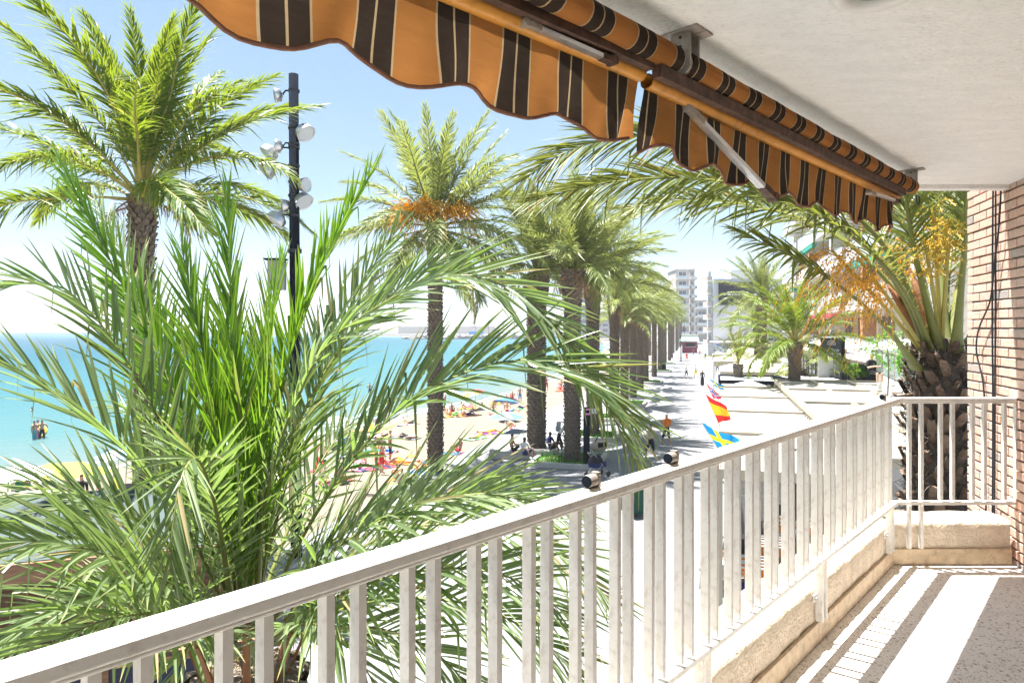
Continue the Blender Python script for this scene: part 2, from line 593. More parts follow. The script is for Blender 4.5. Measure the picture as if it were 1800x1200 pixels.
m_pave = mat('pale_paving', (0.205, 0.205, 0.215), 0.75, 0.05, 0.35, bump=0.08, bscale=20, dirt=(0.14, 0.138, 0.135), dscale=1.2, damt=0.35)
def paving_mat(m):
    N, L = m.node_tree.nodes, m.node_tree.links
    b = N['Principled BSDF']
    base = b.inputs['Base Color'].links[0].from_socket
    tc = N.new('ShaderNodeTexCoord')
    mp = N.new('ShaderNodeMapping')
    mp.inputs['Rotation'].default_value = (0, 0, R(-15.6))
    L.new(tc.outputs['Object'], mp.inputs[0])
    br = N.new('ShaderNodeTexBrick')
    br.inputs['Scale'].default_value = 1.0
    br.inputs['Brick Width'].default_value = 0.9
    br.inputs['Row Height'].default_value = 0.6
    br.inputs['Mortar Size'].default_value = 0.012
    br.inputs['Color1'].default_value = (1, 1, 1, 1)
    br.inputs['Color2'].default_value = (0.9, 0.9, 0.9, 1)
    br.inputs['Mortar'].default_value = (0.55, 0.55, 0.55, 1)
    L.new(mp.outputs[0], br.inputs['Vector'])
    mu = N.new('ShaderNodeMixRGB')
    mu.blend_type = 'MULTIPLY'
    mu.inputs['Fac'].default_value = 1
    L.new(base, mu.inputs['Color1'])
    L.new(br.outputs['Color'], mu.inputs['Color2'])
    L.new(mu.outputs[0], b.inputs['Base Color'])
paving_mat(m_pave)
def promenade():
    V, F = [], []
    for i in range(160):
        e = edge[i]
        t = edge[min(i + 1, 159)] - edge[max(i - 1, 0)]
        V.append((e[0], e[1], -1.6))
        V.append((e[0], e[1], 0.0))
        nx, ny = t[1], -t[0]
        n = math.hypot(nx, ny)
        V.append((e[0] + nx / n * 12, e[1] + ny / n * 12, 0.0))
        V.append((max(e[0], 200) + 1500, e[1] + 100 if e[1] > 500 else e[1], 0.0))
    for i in range(159):
        for k in range(3):
            a = i * 4 + k
            F.append((a, a + 1, a + 5, a + 4))
    return new_mesh('promenade', V, F)
struct('promenade', promenade(), m_pave)

def sea():
    xs = np.concatenate([-np.geomspace(9000, 120, 26), np.linspace(-110, 110, 56), np.geomspace(130, 2500, 10)])
    ys = np.concatenate([np.linspace(-120, 260, 78), np.geomspace(275, 16000, 40)])
    X, Y = np.meshgrid(xs, ys)
    V = np.stack([X.ravel(), Y.ravel(), np.full(X.size, SEA_Z)], 1)
    nx, ny = len(xs), len(ys)
    Q = []
    for j in range(ny - 1):
        for i in range(nx - 1):
            a = j * nx + i
            Q.append((a, a + 1, a + nx + 1, a + nx))
    d = np.sqrt(((V[:, None, :2] - shore[None, ::2, :]) ** 2).sum(2)).min(1)
    var = np.zeros((len(V), 3), np.float32)
    var[:, 0] = np.clip(d / 400.0, 0, 1)
    return mesh_np('sea', V, Q, True, var)
def sea_mat():
    m = bpy.data.materials.new('sea_water')
    m.use_nodes = True
    N, L = m.node_tree.nodes, m.node_tree.links
    b = N['Principled BSDF']
    b.inputs['Roughness'].default_value = 0.4
    b.inputs['Specular IOR Level'].default_value = 0.06
    a = N.new('ShaderNodeAttribute')
    a.attribute_name = 'var'
    sp = N.new('ShaderNodeSeparateColor')
    L.new(a.outputs['Color'], sp.inputs[0])
    cr = N.new('ShaderNodeValToRGB')
    e = cr.color_ramp.elements
    e[0].position = 0.0
    e[0].color = (0.125, 0.13, 0.118, 1)
    e[1].position = 1.0
    e[1].color = (0.002, 0.040, 0.075, 1)
    for p, c in ((0.010, (0.082, 0.124, 0.122, 1)), (0.04, (0.048, 0.115, 0.122, 1)), (0.12, (0.026, 0.098, 0.115, 1)), (0.35, (0.004, 0.062, 0.092, 1))):
        x = e.new(p)
        x.color = c
    nz = N.new('ShaderNodeTexNoise')
    nz.inputs['Scale'].default_value = 0.05
    nz.inputs['Detail'].default_value = 5
    tc = N.new('ShaderNodeTexCoord')
    L.new(tc.outputs['Object'], nz.inputs['Vector'])
    mt = N.new('ShaderNodeMath')
    mt.operation = 'MULTIPLY_ADD'
    mt.inputs[1].default_value = 0.035
    mt.inputs[2].default_value = -0.0175
    L.new(nz.outputs['Fac'], mt.inputs[0])
    ad = N.new('ShaderNodeMath')
    L.new(sp.outputs[0], ad.inputs[0])
    L.new(mt.outputs[0], ad.inputs[1])
    L.new(ad.outputs[0], cr.inputs[0])
    L.new(cr.outputs[0], b.inputs['Base Color'])
    w = N.new('ShaderNodeTexNoise')
    w.inputs['Scale'].default_value = 1.1
    w.inputs['Detail'].default_value = 4
    mp = N.new('ShaderNodeMapping')
    mp.inputs['Scale'].default_value = (0.5, 1.6, 1)
    mp.inputs['Rotation'].default_value = (0, 0, R(35))
    L.new(tc.outputs['Object'], mp.inputs[0])
    L.new(mp.outputs[0], w.inputs['Vector'])
    bp = N.new('ShaderNodeBump')
    bp.inputs['Strength'].default_value = 0.5
    bp.inputs['Distance'].default_value = 0.25
    L.new(w.outputs['Fac'], bp.inputs['Height'])
    L.new(bp.outputs[0], b.inputs['Normal'])
    return m
struct('sea', sea(), sea_mat())

# breaking wavelets along the shore
def surf(off, w, name):
    V, F = [], []
    for i in range(20, 130):
        s, e = shore[i], edge[i]
        d = (s - e) / np.linalg.norm(s - e)
        o = off + 0.7 * math.sin(i * 0.9) + 0.4 * math.sin(i * 2.3)
        ww = w * (0.6 + 0.5 * math.sin(i * 1.7) ** 2)
        for k, (q, z) in enumerate(((0, 0.01), (ww * .5, 0.10), (ww, 0.01))):
            p = s + d * (o + q)
            V.append((p[0], p[1], SEA_Z + z))
    for i in range(109):
        for k in range(2):
            a = i * 3 + k
            F.append((a, a + 3, a + 4, a + 1))
    o = obj(name, new_mesh(name, V, F), mat('sea_foam', (0.5, 0.52, 0.52), 0.9, 0.1))
    o['kind'] = 'stuff'
    o['label'] = 'thin line of white foam along the shore'
    return o
surf(0.3, 0.5, 'foam_line')
surf(2.6, 0.35, 'foam_line')

# hills across the bay, far coast, stone jetty
def hills():
    V, F = [], []
    n = 90
    for i in range(n):
        x = -1500 + 2600 * i / (n - 1)
        h = 26 + 14 * math.sin(i * .21) + 9 * math.sin(i * .53 + 1) + 4 * math.sin(i * 1.3)
        h *= min(1, max(0.12, (x + 700) / 700)) if x < 0 else 1
        for k, (dy, f) in enumerate(((0, -0.1), (60, .35), (160, .8), (260, 1.0), (420, 0.5))):
            V.append((x, 1500 + dy + 0.12 * x, h * f + random.uniform(-1, 1)))
    for i in range(n - 1):
        for k in range(4):
            a = i * 5 + k
            F.append((a, a + 5, a + 6, a + 1))
    return new_mesh('hills', V, F)
h = struct('hills', hills(), mat('dry_hills', (0.20, 0.19, 0.19), 0.95, 0.2, 0.02))

def rock_mesh(seed, s=1.0):
    bm = bmesh.new()
    bmesh.ops.create_icosphere(bm, subdivisions=2, radius=s)
    rr = random.Random(seed)
    ph = [rr.uniform(0, 6) for _ in range(6)]
    for v in bm.verts:
        p = v.co / s
        f = 1 + 0.22 * math.sin(3 * p.x + ph[0]) + 0.2 * math.sin(4 * p.y + ph[1]) + 0.16 * math.sin(5 * p.z + ph[2] + 2 * p.x)
        v.co = v.co * f
        v.co.z *= 0.7
    me = bpy.data.meshes.new('rock')
    bm.to_mesh(me)
    bm.free()
    return me
rocks = [rock_mesh(i) for i in range(5)]
jet = thing('stone_jetty', 'low jetty of dark boulders reaching out into the bay', 'jetty', (-40, 500, SEA_Z))
for i in range(110):
    t = i / 110
    o = obj('boulder', rocks[i % 5], M['rock'], jet)
    o.location = (-40 + 105 * t + random.uniform(-2, 2), random.uniform(-3, 3) + 14 * t, random.uniform(-.3, 1.6) + (0.8 if t > .1 else 0))
    s = random.uniform(1.0, 2.0)
    o.scale = (s * random.uniform(.9, 1.5), s, s * random.uniform(.7, 1.0))
    o.rotation_euler = (random.uniform(-.4, .4), random.uniform(-.4, .4), random.uniform(0, 6))
mb = MB()
mb.box((20, 14, 0.9), (120, 3.5, 2.2), 0.13)
obj('jetty_path', mb.mesh('jetty_path'), M['concrete'], jet)
bc = thing('blue_container', 'blue box container standing on the stone jetty', 'container', (-27, 518, 0.6))
obj('box', MB().box((0, 0, 1.9), (11, 3, 3.6)).mesh('box'), mat('blue_paint', (0.02, 0.20, 0.55), 0.5), bc)
obj('roof', MB().box((0, 0, 3.8), (11.4, 3.4, .2)).mesh('roof'), M['white'], bc)

# ------------------------------------------------------------------ the balcony
FZ = 4.45                                     # balcony floor level
CEIL = 6.965
RD = Vector((0.665, 0.747, 0)).normalized()   # along the railing
NI = Vector((RD.y, -RD.x, 0))                 # towards the inside
CORNER = Vector((2.50, 4.50, 0))
RANG = math.atan2(RD.y, RD.x)
def rail_pt(Y, z=0.0, inn=0.0):
    t = (Y - CORNER.y) / RD.y
    p = CORNER + RD * t + NI * inn
    return Vector((p.x, p.y, z))
WD = Vector((0.27, 1, 0)).normalized()        # along the house wall
WN = Vector((-WD.y, WD.x, 0))                 # wall normal, facing the balcony
def wall_pt(Y, z=0.0, off=0.0):
    p = Vector((3.31, 4.5, 0)) + WD * ((Y - 4.5) / WD.y) + WN * off
    return Vector((p.x, p.y, z))

a, b_, c, d = rail_pt(-2.6), rail_pt(4.5), wall_pt(4.5), wall_pt(-2.6)
struct('balcony_floor', MB().prism([(p.x, p.y) for p in (a, d, c + Vector((0, 0.0, 0)), b_)], FZ - 0.22, FZ).mesh('balcony_floor'), M['terrazzo'])
# ceiling slab with a drip lip at its end and a shallow groove behind the awning
p0, p1 = rail_pt(-2.6, 0, -0.12), rail_pt(4.62, 0, -0.12)
p1.y = 4.66
q1, q0 = wall_pt(4.66), wall_pt(-2.6)
mb = MB()
mb.prism([(p.x, p.y) for p in (p0, q0, q1, p1)], CEIL, CEIL + 0.25)
ceil_o = struct('balcony_ceiling', mb.mesh('balcony_ceiling'), M['ceiling'])
mb = MB()
e0, e1 = Vector((p1.x + .12, 4.60, 0)), wall_pt(4.60, 0, 0.012)
mb.bar((e0.x, 4.60, CEIL - .014), (e1.x, 4.60, CEIL - .014), 0.07, 0.028)
obj('drip_edge', mb.mesh('drip_edge'), M['ceiling'], ceil_o)
# unseen pale wall added behind the viewer to bounce light under the slab
struct('bounce_wall', MB().bar((d.x, -2.7, (FZ + CEIL) / 2), (a.x, -2.7, (FZ + CEIL) / 2), 0.2, CEIL - FZ).mesh('bounce_wall'), mat('bounce_wall_plaster', (0.82, 0.80, 0.77), 0.9, 0.05))

# --- brick wall of the house: core plus single bricks where they can be told apart
mb = MB()
w0, w1 = wall_pt(-2.6, 0, -0.032), wall_pt(5.28, 0, -0.032)
back = WN * -0.5
mb.prism([(p.x, p.y) for p in (w0, w0 + back, w1 + back, w1)], 0.0, CEIL + 2.6)
wall = struct('brick_wall', mb.mesh('brick_wall_core'), M['mortar'])
tag(wall, 'pinkish brick house wall with recessed joints at the end of the balcony', 'wall')
wall['kind'] = 'thing'
def brick_mesh(l, h, t):
    bm = bmesh.new()
    bmesh.ops.create_cube(bm, size=1.0)
    bmesh.ops.scale(bm, vec=(t, l, h), verts=bm.verts)
    bmesh.ops.bevel(bm, geom=bm.edges[:], offset=0.003, segments=1, affect='EDGES')
    me = bpy.data.meshes.new('brick')
    bm.to_mesh(me)
    bm.free()
    me.materials.append(M['brick'])
    return me
BL, BH, BJ = 0.228, 0.053, 0.013
bricks = {'full': brick_mesh(BL, BH, 0.05), 'half': brick_mesh(BL / 2 - BJ / 2, BH, 0.05)}
wrot = -math.atan(0.27)
z = FZ - 0.42
row = 0
end_s = (5.28 - 4.5) / WD.y
while z < CEIL + 0.55:
    s = end_s
    first = row % 2 == 0
    while s > (-0.55 if z > 0 else 0):
        kind = 'half' if first else 'full'
        l = BL if kind == 'full' else BL / 2 - BJ / 2
        first = False
        o = obj('brick', bricks[kind], None, wall)
        pc = Vector((3.31, 4.5, 0)) + WD * (s - l / 2) + WN * (-0.027 + random.uniform(-.002, .003))
        o.location = (pc.x, pc.y, z + BH / 2 + random.uniform(-.0015, .0015))
        o.rotation_euler = (0, 0, wrot + random.uniform(-.004, .004))
        s -= l + BJ
    z += BH + BJ
    row += 1

# the wall nearer to the viewer, too oblique to pick single bricks apart from here
def far_brick_mat():
    m = mat('brick_courses', (0.5, 0.35, 0.27), 0.85, 0.12, 12, bump=0.3, bscale=60)
    N, L = m.node_tree.nodes, m.node_tree.links
    tc = N.new('ShaderNodeTexCoord')
    mp = N.new('ShaderNodeMapping')
    mp.inputs['Rotation'].default_value = (R(90), 0, R(90))
    br = N.new('ShaderNodeTexBrick')
    br.inputs['Scale'].default_value = 1.0
    br.inputs['Brick Width'].default_value = BL + BJ
    br.inputs['Row Height'].default_value = BH + BJ
    br.inputs['Mortar Size'].default_value = BJ / 2
    br.inputs['Color1'].default_value = (0.60, 0.42, 0.33, 1)
    br.inputs['Color2'].default_value = (0.50, 0.34, 0.27, 1)
    br.inputs['Mortar'].default_value = (0.42, 0.38, 0.33, 1)
    sp = N.new('ShaderNodeSeparateXYZ')
    cb = N.new('ShaderNodeCombineXYZ')
    L.new(tc.outputs['Object'], sp.inputs[0])
    L.new(sp.outputs[1], cb.inputs[0])
    L.new(sp.outputs[2], cb.inputs[1])
    L.new(cb.outputs[0], br.inputs['Vector'])
    L.new(br.outputs['Color'], N['Principled BSDF'].inputs['Base Color'])
    return m
fa, fb = wall_pt(-2.6, 0, -0.002), Vector((3.31, 4.5, 0)) + WD * -0.70 + WN * -0.002
mb = MB()
mb.prism([(p.x, p.y) for p in (fa, fa - WN * .03, fb - WN * .03, fb)], FZ - .2, CEIL - .002)
obj('brick_facing', mb.mesh('brick_facing'), far_brick_mat(), wall)

# cables on the brick wall
def cable(pts, lab):
    o = obj('cable', MB().tube(catmull(pts, 60), 0.006, 6).mesh('cable', True), M['dark'])
    return tag(o, lab, 'cable', 'black cables running down the brick wall')
cable([wall_pt(4.78, CEIL + .4, .012), wall_pt(4.78, 6.2, .02), wall_pt(4.785, 5.4, .014), wall_pt(4.80, 4.2, .014)], 'straight black cable, left one of the pair on the brick wall')
cable([wall_pt(4.74, CEIL + .4, .014), wall_pt(4.745, 6.1, .014), wall_pt(4.76, 5.2, .014), wall_pt(4.77, 4.2, .014)], 'straight black cable, right one of the pair on the brick wall')
cable([wall_pt(4.63, CEIL + .4, .012), wall_pt(4.64, 6.75, .03), wall_pt(4.72, 6.45, .03), wall_pt(4.80, 6.2, .025), wall_pt(4.98, 6.0, .03), wall_pt(5.02, 5.83, .03), wall_pt(4.93, 5.6, .02), wall_pt(4.90, 5.2, .015), wall_pt(4.90, 4.3, .015)], 'slack black cable that bows out to the left across the brick wall')

# --- parapets with rounded rough plaster edges
def parapet(name, a, b, out, label):
    a, b, out = Vector(a), Vector(b), Vector(out).normalized()
    L = (b - a).length
    n = max(8, int(L / 0.05))
    W, H = 0.25, 0.29
    sec = [(0, 0.0), (0, H * .35), (0, H * .7), (0.0, H - .03), (0.010, H - .009), (0.032, H), (0.09, H + .004), (0.16, H + .002), (W - .03, H), (W - .008, H - .01), (W, H - .03), (W, H * .5), (W, -0.22)]
    V, F = [], []
    K = len(sec)
    for i in range(n + 1):
        p = a + (b - a) * (i / n)
        for k, (o, hz) in enumerate(sec):
            j = 0.004 if 1 <= k <= 10 else 0
            V.append(p + out * (o + random.uniform(-j, j)) + Vector((0, 0, FZ + hz + random.uniform(-j, j))))
    for i in range(n):
        for k in range(K - 1):
            q = i * K + k
            F.append((q, q + 1, q + K + 1, q + K))
    F.append(tuple(range(K)))
    F.append(tuple(n * K + k for k in reversed(range(K))))
    t = thing(name, label, 'parapet', (a.x, a.y, FZ))
    me = new_mesh('plaster', V, F)
    me.polygons.foreach_set('use_smooth', [True] * len(me.polygons))
    obj('plaster', me, M['plaster'], t, True)
    # terrazzo skirting proud of the plaster, in lengths of 0.9 m
    d = (b - a).normalized()
    s = 0.0
    while s < L - 0.02:
        l = min(0.9, L - s)
        m2 = MB().bar(a + d * (s + .002) - out * 0.009 + Vector((0, 0, FZ + .055)), a + d * (s + l - .002) - out * 0.009 + Vector((0, 0, FZ + .055)), 0.018, 0.104)
        bevel_mod(obj('skirting', m2.mesh('skirting'), M['skirt'], t, True), 0.004)
        s += l
    return t
parapet('parapet', rail_pt(-2.6), rail_pt(4.5), -NI, 'low cream plaster parapet under the long white railing')
parapet('parapet', CORNER + Vector((0.0, 0.0, 0)), wall_pt(4.5, 0, 0.02), (0, 1, 0), 'short cream plaster parapet at the far end by the brick wall')

# --- railings
RT, RB = FZ + 1.10, FZ + 0.42
def rail_profile(mb, a, b, w, h, lip=True):
    mb.bar(Vector(a) - Vector((0, 0, h / 2)), Vector(b) - Vector((0, 0, h / 2)), w, h)
    if lip:
        mb.bar(Vector(a) - Vector((0, 0, h + .006)), Vector(b) - Vector((0, 0, h + .006)), w * .72, 0.012)
    return mb
rail = thing('railing', 'long white metal railing with paired flat balusters above the promenade', 'railing', rail_pt(4.5, FZ))
bal_me = MB().box((0, 0, 0), (0.018, 0.030, RT - RB - 0.045)).mesh('baluster')
bal_me.materials.append(M['rail'])
INN = 0.02
o = obj('top_rail', rail_profile(MB(), rail_pt(-2.3, RT, INN), rail_pt(4.5, RT, INN) + RD * 0.02, 0.072, 0.026).mesh('top_rail'), M['rail'], rail, True)
bevel_mod(o, 0.006, 3)
o = obj('bottom_rail', MB().bar(rail_pt(-2.3, RB - .011, INN), rail_pt(4.5, RB - .011, INN), 0.042, 0.022).mesh('bottom_rail'), M['rail'], rail, True)
bevel_mod(o, 0.003)
y = 4.40
ys = []
k = 0
Yp = 1.577
while Yp > -1.5:
    Yp -= 0.1455
while Yp < 4.40:
    for dq in (0.0, 0.053):
        ys.append(Yp + dq)
    Yp += 0.1455
for yy in ys:
    if yy > 4.44:
        continue
    o = obj('baluster', bal_me, None, rail)
    p = rail_pt(yy, (RT + RB) / 2 - 0.012, INN)
    o.location = Vector(p) - Vector(rail.location)
    o.rotation_euler = (random.uniform(-.003, .003), random.uniform(-.003, .003), RANG + random.uniform(-.012, .012))
for yy in (-0.45, 0.51, 1.47, 2.43, 3.39, 4.40):
    mb = MB()
    for dq in (-0.03, 0.03):
        p = rail_pt(yy + dq * RD.y, 0, INN + 0.004)
        mb.bar((p.x, p.y, FZ + 0.115), (p.x, p.y, RB - .022), 0.012, 0.034, up=NI)
    post = obj('post', mb.mesh('post'), M['rail'], rail, True)
    m2 = MB()
    p = rail_pt(yy, FZ + 0.235, INN - 0.010)
    m2.bar(p - RD * 0.075, p + RD * 0.035, 0.008, 0.035)
    br = obj('bracket', m2.mesh('bracket'), M['rail'], post)
    m3 = MB()
    for dq in (-0.06, 0.02):
        m3.lathe([(0.006, 0), (0.006, 0.008), (0.0001, 0.009)], 6, p + RD * dq + NI * 0.004, M=Vector(NI).to_track_quat('Z', 'X').to_matrix())
    bt = obj('bolt', m3.mesh('bolt'), M['greymetal'], post)

rail2 = thing('railing', 'short white metal railing across the far end of the balcony', 'railing', (2.5, 4.5, FZ))
xa, xb = 2.52, 3.30
o = obj('top_rail', rail_profile(MB(), (2.47, 4.49, RT), (xb, 4.49, RT), 0.066, 0.026).mesh('top_rail'), M['rail'], rail2, True)
bevel_mod(o, 0.006, 3)
o = obj('bottom_rail', MB().bar((2.50, 4.49, RB - .011), (xb, 4.49, RB - .011), 0.042, 0.022).mesh('bottom_rail'), M['rail'], rail2, True)
bevel_mod(o, 0.003)
bal2 = MB().box((0, 0, 0), (0.020, 0.026, RT - RB - 0.045)).mesh('baluster')
bal2.materials.append(M['rail'])
for px in (1598, 1619, 1653, 1674, 1709, 1730, 1765, 1786):
    o = obj('baluster', bal2, None, rail2)
    o.location = ((px - 900) / 1200 * 4.49 - 2.5, -0.01, (RT + RB) / 2 - .012 - FZ)
for px in (1598, 1619):
    X = (px - 900) / 1200 * 4.47
    o = obj('post', MB().bar((X, 4.47, FZ + .115), (X, 4.47, RB - .022), 0.020, 0.024, up=(0, 1, 0)).mesh('post'), M['rail'], rail2, True)

# small swivel mounts screwed to the top of the rail
def rail_mount(Y, lab):
    p = rail_pt(Y, RT, INN)
    t = thing('rail_mount', lab, 'bracket', p, RANG, 'small drum brackets on the top rail')
    t.scale = (.86, .86, .86)
    base = MB().lathe([(0.0001, 0.0), (0.030, 0.0), (0.030, 0.005), (0.025, 0.009), (0.0001, 0.009)], 20).mesh('base_plate')
    for v in base.vertices:
        v.co.x *= 1.35
        v.co.y *= 0.8
    obj('base_plate', base, M['greymetal'], t)
    Mx = Vector((1, 0, 0)).to_track_quat('Z', 'Y').to_matrix()
    obj('drum', MB().lathe([(0.0001, -0.026), (0.019, -0.026), (0.021, -0.022), (0.021, 0.012), (0.017, 0.016), (0.0001, 0.016)], 18, (0, 0, 0.031), Mx).mesh('drum', False), M['greymetal'], t)
    obj('end_cap', MB().lathe([(0.0001, -0.031), (0.018, -0.030), (0.0195, -0.0262)], 18, (0, 0, 0.031), Mx).mesh('end_cap'), M['charcoal'], t)
    obj('clamp', MB().box((0.024, 0, 0.026), (0.012, 0.034, 0.040)).box((0.024, 0, 0.050), (0.020, 0.026, 0.010)).mesh('clamp'), M['greymetal'], t)
    obj('screw', MB().tube([(0.02, 0.022, 0), (0.02, 0.022, -0.06)], 0.004, 6).mesh('screw'), M['rust'], t)
rail_mount(1.925, 'grey drum bracket on the top rail, nearest of the three')
rail_mount(2.265, 'grey drum bracket on the top rail, middle one of the three')
rail_mount(4.28, 'dark drum bracket on the top rail close to the corner')

# --- ceiling lamp
lamp = thing('ceiling_lamp', 'round white ceiling lamp with greenish glass', 'lamp', (1.02, 1.905, CEIL))
obj('ring', MB().lathe([(0.128, 0.0), (0.126, -0.018), (0.116, -0.032), (0.098, -0.036), (0.082, -0.028), (0.074, -0.014)], 48).mesh('ring', True), M['white'], lamp)
obj('glass', MB().lathe([(0.076, -0.012), (0.060, -0.022), (0.035, -0.029), (0.0001, -0.031)], 40).mesh('glass', True), M['glass_g'], lamp)

# --- the two awnings, rolled in under the slab
def cloth_strip(rows, name):
    """rows: list along the length of (list of points, u); uv.x = length in metres"""
    V, F, U = [], [], []
    K = len(rows[0][0])
    for pts, u in rows:
        for k, p in enumerate(pts):
            V.append(p)
            U.append((u, k / (K - 1)))
    for i in range(len(rows) - 1):
        for k in range(K - 1):
            q = i * K + k
            F.append((q, q + K, q + K + 1, q + 1))
    me = new_mesh(name, V, F)
    uv = me.uv_layers.new(name='UVMap')
    for l in me.loops:
        uv.data[l.index].uv = U[l.vertex_index]
    me.polygons.foreach_set('use_smooth', [True] * len(me.polygons))
    return me

ROL_A, ROL_B = Vector((0.126, 1.785, CAM_Z + .862)), Vector((2.44, 4.16, CAM_Z + .862))
def rol(Y, dz=0.0):
    t = (Y - ROL_A.y) / (ROL_B.y - ROL_A.y)
    p = ROL_A.lerp(ROL_B, t)
    p.z += dz
    return p
def awning(Y0, Y1, bar_a, bar_b, drop, u0, label, arms, seed):
    rr = random.Random(seed)
    t = thing('awning', label, 'awning', rol((Y0 + Y1) / 2), 0, 'striped roller awnings under the balcony ceiling')
    # roller with wound cloth
    A, B = rol(Y0), rol(Y1)
    ax = (B - A).normalized()
    s1 = ax.cross(Vector((0, 0, 1))).normalized()
    s2 = s1.cross(ax)
    rows = []
    n = 90
    for i in range(n + 1):
        p = A.lerp(B, i / n)
        rad = 0.041 + 0.0025 * math.sin(i * .31 + seed) * math.sin(i * .11) + rr.uniform(-.0006, .0006)
        pts = []
        for k in range(19):
            an = 2 * math.pi * k / 18
            wob = 1 + 0.03 * math.sin(an * 2 + i * .05)
            pts.append(p + (s1 * math.cos(an) + s2 * math.sin(an)) * rad * wob)
        rows.append((pts, u0 + (B - A).length * i / n))
    obj('rolled_cloth', cloth_strip(rows, 'rolled_cloth'), M['stripes'], t, True)
    obj('roller_end', MB().tube([A - ax * .012, A], 0.036, 14).tube([B, B + ax * .012], 0.036, 14).mesh('roller_end'), M['greymetal'], t, True)
    # front bar
    a, b = Vector(bar_a), Vector(bar_b)
    bx = (b - a).normalized()
    obj('front_bar', MB().tube([a, a.lerp(b, .33), a.lerp(b, .66), b], 0.024, 16, cap=False).tube([a + bx * .001, b - bx * .001], 0.020, 16, cap=False).mesh('front_bar', True), M['orangebar'], t, True)
    side = Vector((0, 0, 1)).cross(bx).normalized()
    if side.dot(NI) < 0:
        side = -side
    # dark support profile between the roller and the bar
    obj('support_bar', MB().bar(a + side * 0.036 + Vector((0, 0, .022)), b + side * 0.036 + Vector((0, 0, .022)), 0.034, 0.040).mesh('support_bar'), M['rust'], t, True)
    # valance hanging from the bar, wavy hem
    L = (b - a).length
    n = int(L / 0.012)
    rows, hem = [], []
    for i in range(n + 1):
        f = i / n
        s = f * L
        p = a.lerp(b, f) - side * 0.010 + Vector((0, 0, -0.018))
        sc = 0.5 + 0.5 * math.cos(2 * math.pi * (s / 0.345 + 0.15 * seed))
        dr = drop - 0.046 * (1 - sc) ** 1.2
        ends = min(1.0, min(s, L - s) / 0.25)
        pts = []
        for k in range(11):
            v = k / 10
            amp = v ** 1.3 * (0.010 + 0.016 * (1 - ends))
            w = amp * (math.sin(s * 21 + 1.3 * seed) + 0.6 * math.sin(s * 47 + v * 3 + seed) + 0.4 * math.sin(s * 9 + 2.0 * v))
            q = p + Vector((0, 0, -dr * v)) - side * (w + 0.012 * v) + bx * (0.010 * v * math.sin(s * 16 + 2 * v))
            pts.append(q)
        rows.append((pts, u0 + s))
        hem.append(pts[-1])
    obj('valance', cloth_strip(rows, 'valance'), M['stripes'], t, True)
    obj('hem_trim', MB().tube(hem[::2], 0.0055, 6).mesh('hem_trim', True), M['browncloth'], t, True)
    # ceiling brackets
    for Yb in ((Y0 + .03, Y1 - .01) if seed == 1 else (Y1 + .03,)):
        p = rol(Yb)
        m2 = MB()
        up = Vector((p.x, p.y, CEIL))
        m2.bar(p + Vector((0, 0, -.01)), up - Vector((0, 0, .004)), 0.008, 0.07, up=s1)
        m2.bar(up - s1 * .08 - Vector((0, 0, .005)), up + s1 * .07 - Vector((0, 0, .005)), 0.05, 0.008)
        m2.tube([up - s1 * .08 - ax * .02 - Vector((0, 0, .02)), up - s1 * .08 + ax * .02 - Vector((0, 0, .02))], 0.014, 10)
        br = obj('ceiling_bracket', m2.mesh('ceiling_bracket'), M['greymetal'], t, True)
        m3 = MB()
        for dz in (0.02, 0.05):
            m3.tube([up - ax * .008 - Vector((0, 0, dz)), up + ax * .008 - Vector((0, 0, dz))], 0.005, 6)
        o = obj('bolt', m3.mesh('bolt'), M['rust'], br)
    # folding arms
    for (pa, pb, w) in arms:
        pa, pb = Vector(pa), Vector(pb)
        d = (pb - pa)
        m2 = MB().bar(pa + d * .12, pb - d * .10, w, w * .55)
        for off in (-.3, 0, .3):
            m2.bar(pa + d * .13 + Vector((0, 0, -w * .30)) + side * w * off, pb - d * .11 + Vector((0, 0, -w * .30)) + side * w * off, w * .10, w * .10)
        arm = obj('arm', m2.mesh('arm'), M['alu'], t, True)
        j = MB().bar(pa, pa + d * .15, w * 1.2, w * .8)
        j.tube([pa + side * w * .7, pa - side * w * .7], w * .62, 12)
        o = obj('joint', j.mesh('joint'), M['greymetal'], arm)
        j = MB().bar(pb - d * .14, pb, w * 1.2, w * .8)
        j.tube([pb + side * w * .7, pb - side * w * .7], w * .62, 12)
        o = obj('joint', j.mesh('joint'), M['rust'], arm)
    return t
bar1b = at(1126, 131, 2.148)
bar1a = at(860, 19, 1.717)
dir1 = bar1b - bar1a
awning(0.45, 2.19, bar1b - dir1 * 3.0, bar1b, 0.220, 0.06, 'striped ochre and brown awning, the nearer one, with long wavy valance',
       [(at(922, 40, 1.77), at(1076, 108, 2.00), 0.022)], 0)
bar2a = at(1137, 143, 2.147)
bar2b = at(1575, 347, 4.05)
awning(2.23, 4.15, bar2a, bar2b, 0.205, 0.13, 'striped ochre and brown awning, the farther one, ending by the palm',
       [(at(1205, 188, 2.33), at(1358, 347, 2.78), 0.030), (at(1528, 338, 3.62), at(1578, 354, 3.98), 0.022)], 1)
hk = thing('hook', 'small dark metal hook hanging from the awning bracket by the palm', 'hook', rol(4.2))
hp = rol(4.22)
obj('loop', MB().tube([hp + Vector((0, 0, -.03)), hp + Vector((0.004, 0, -.08)), hp + Vector((0.012, 0, -.095)), hp + Vector((0.02, 0, -.08)), hp + Vector((0.018, 0, -.04))], 0.004, 6).mesh('loop', True), M['dark'], hk, True)

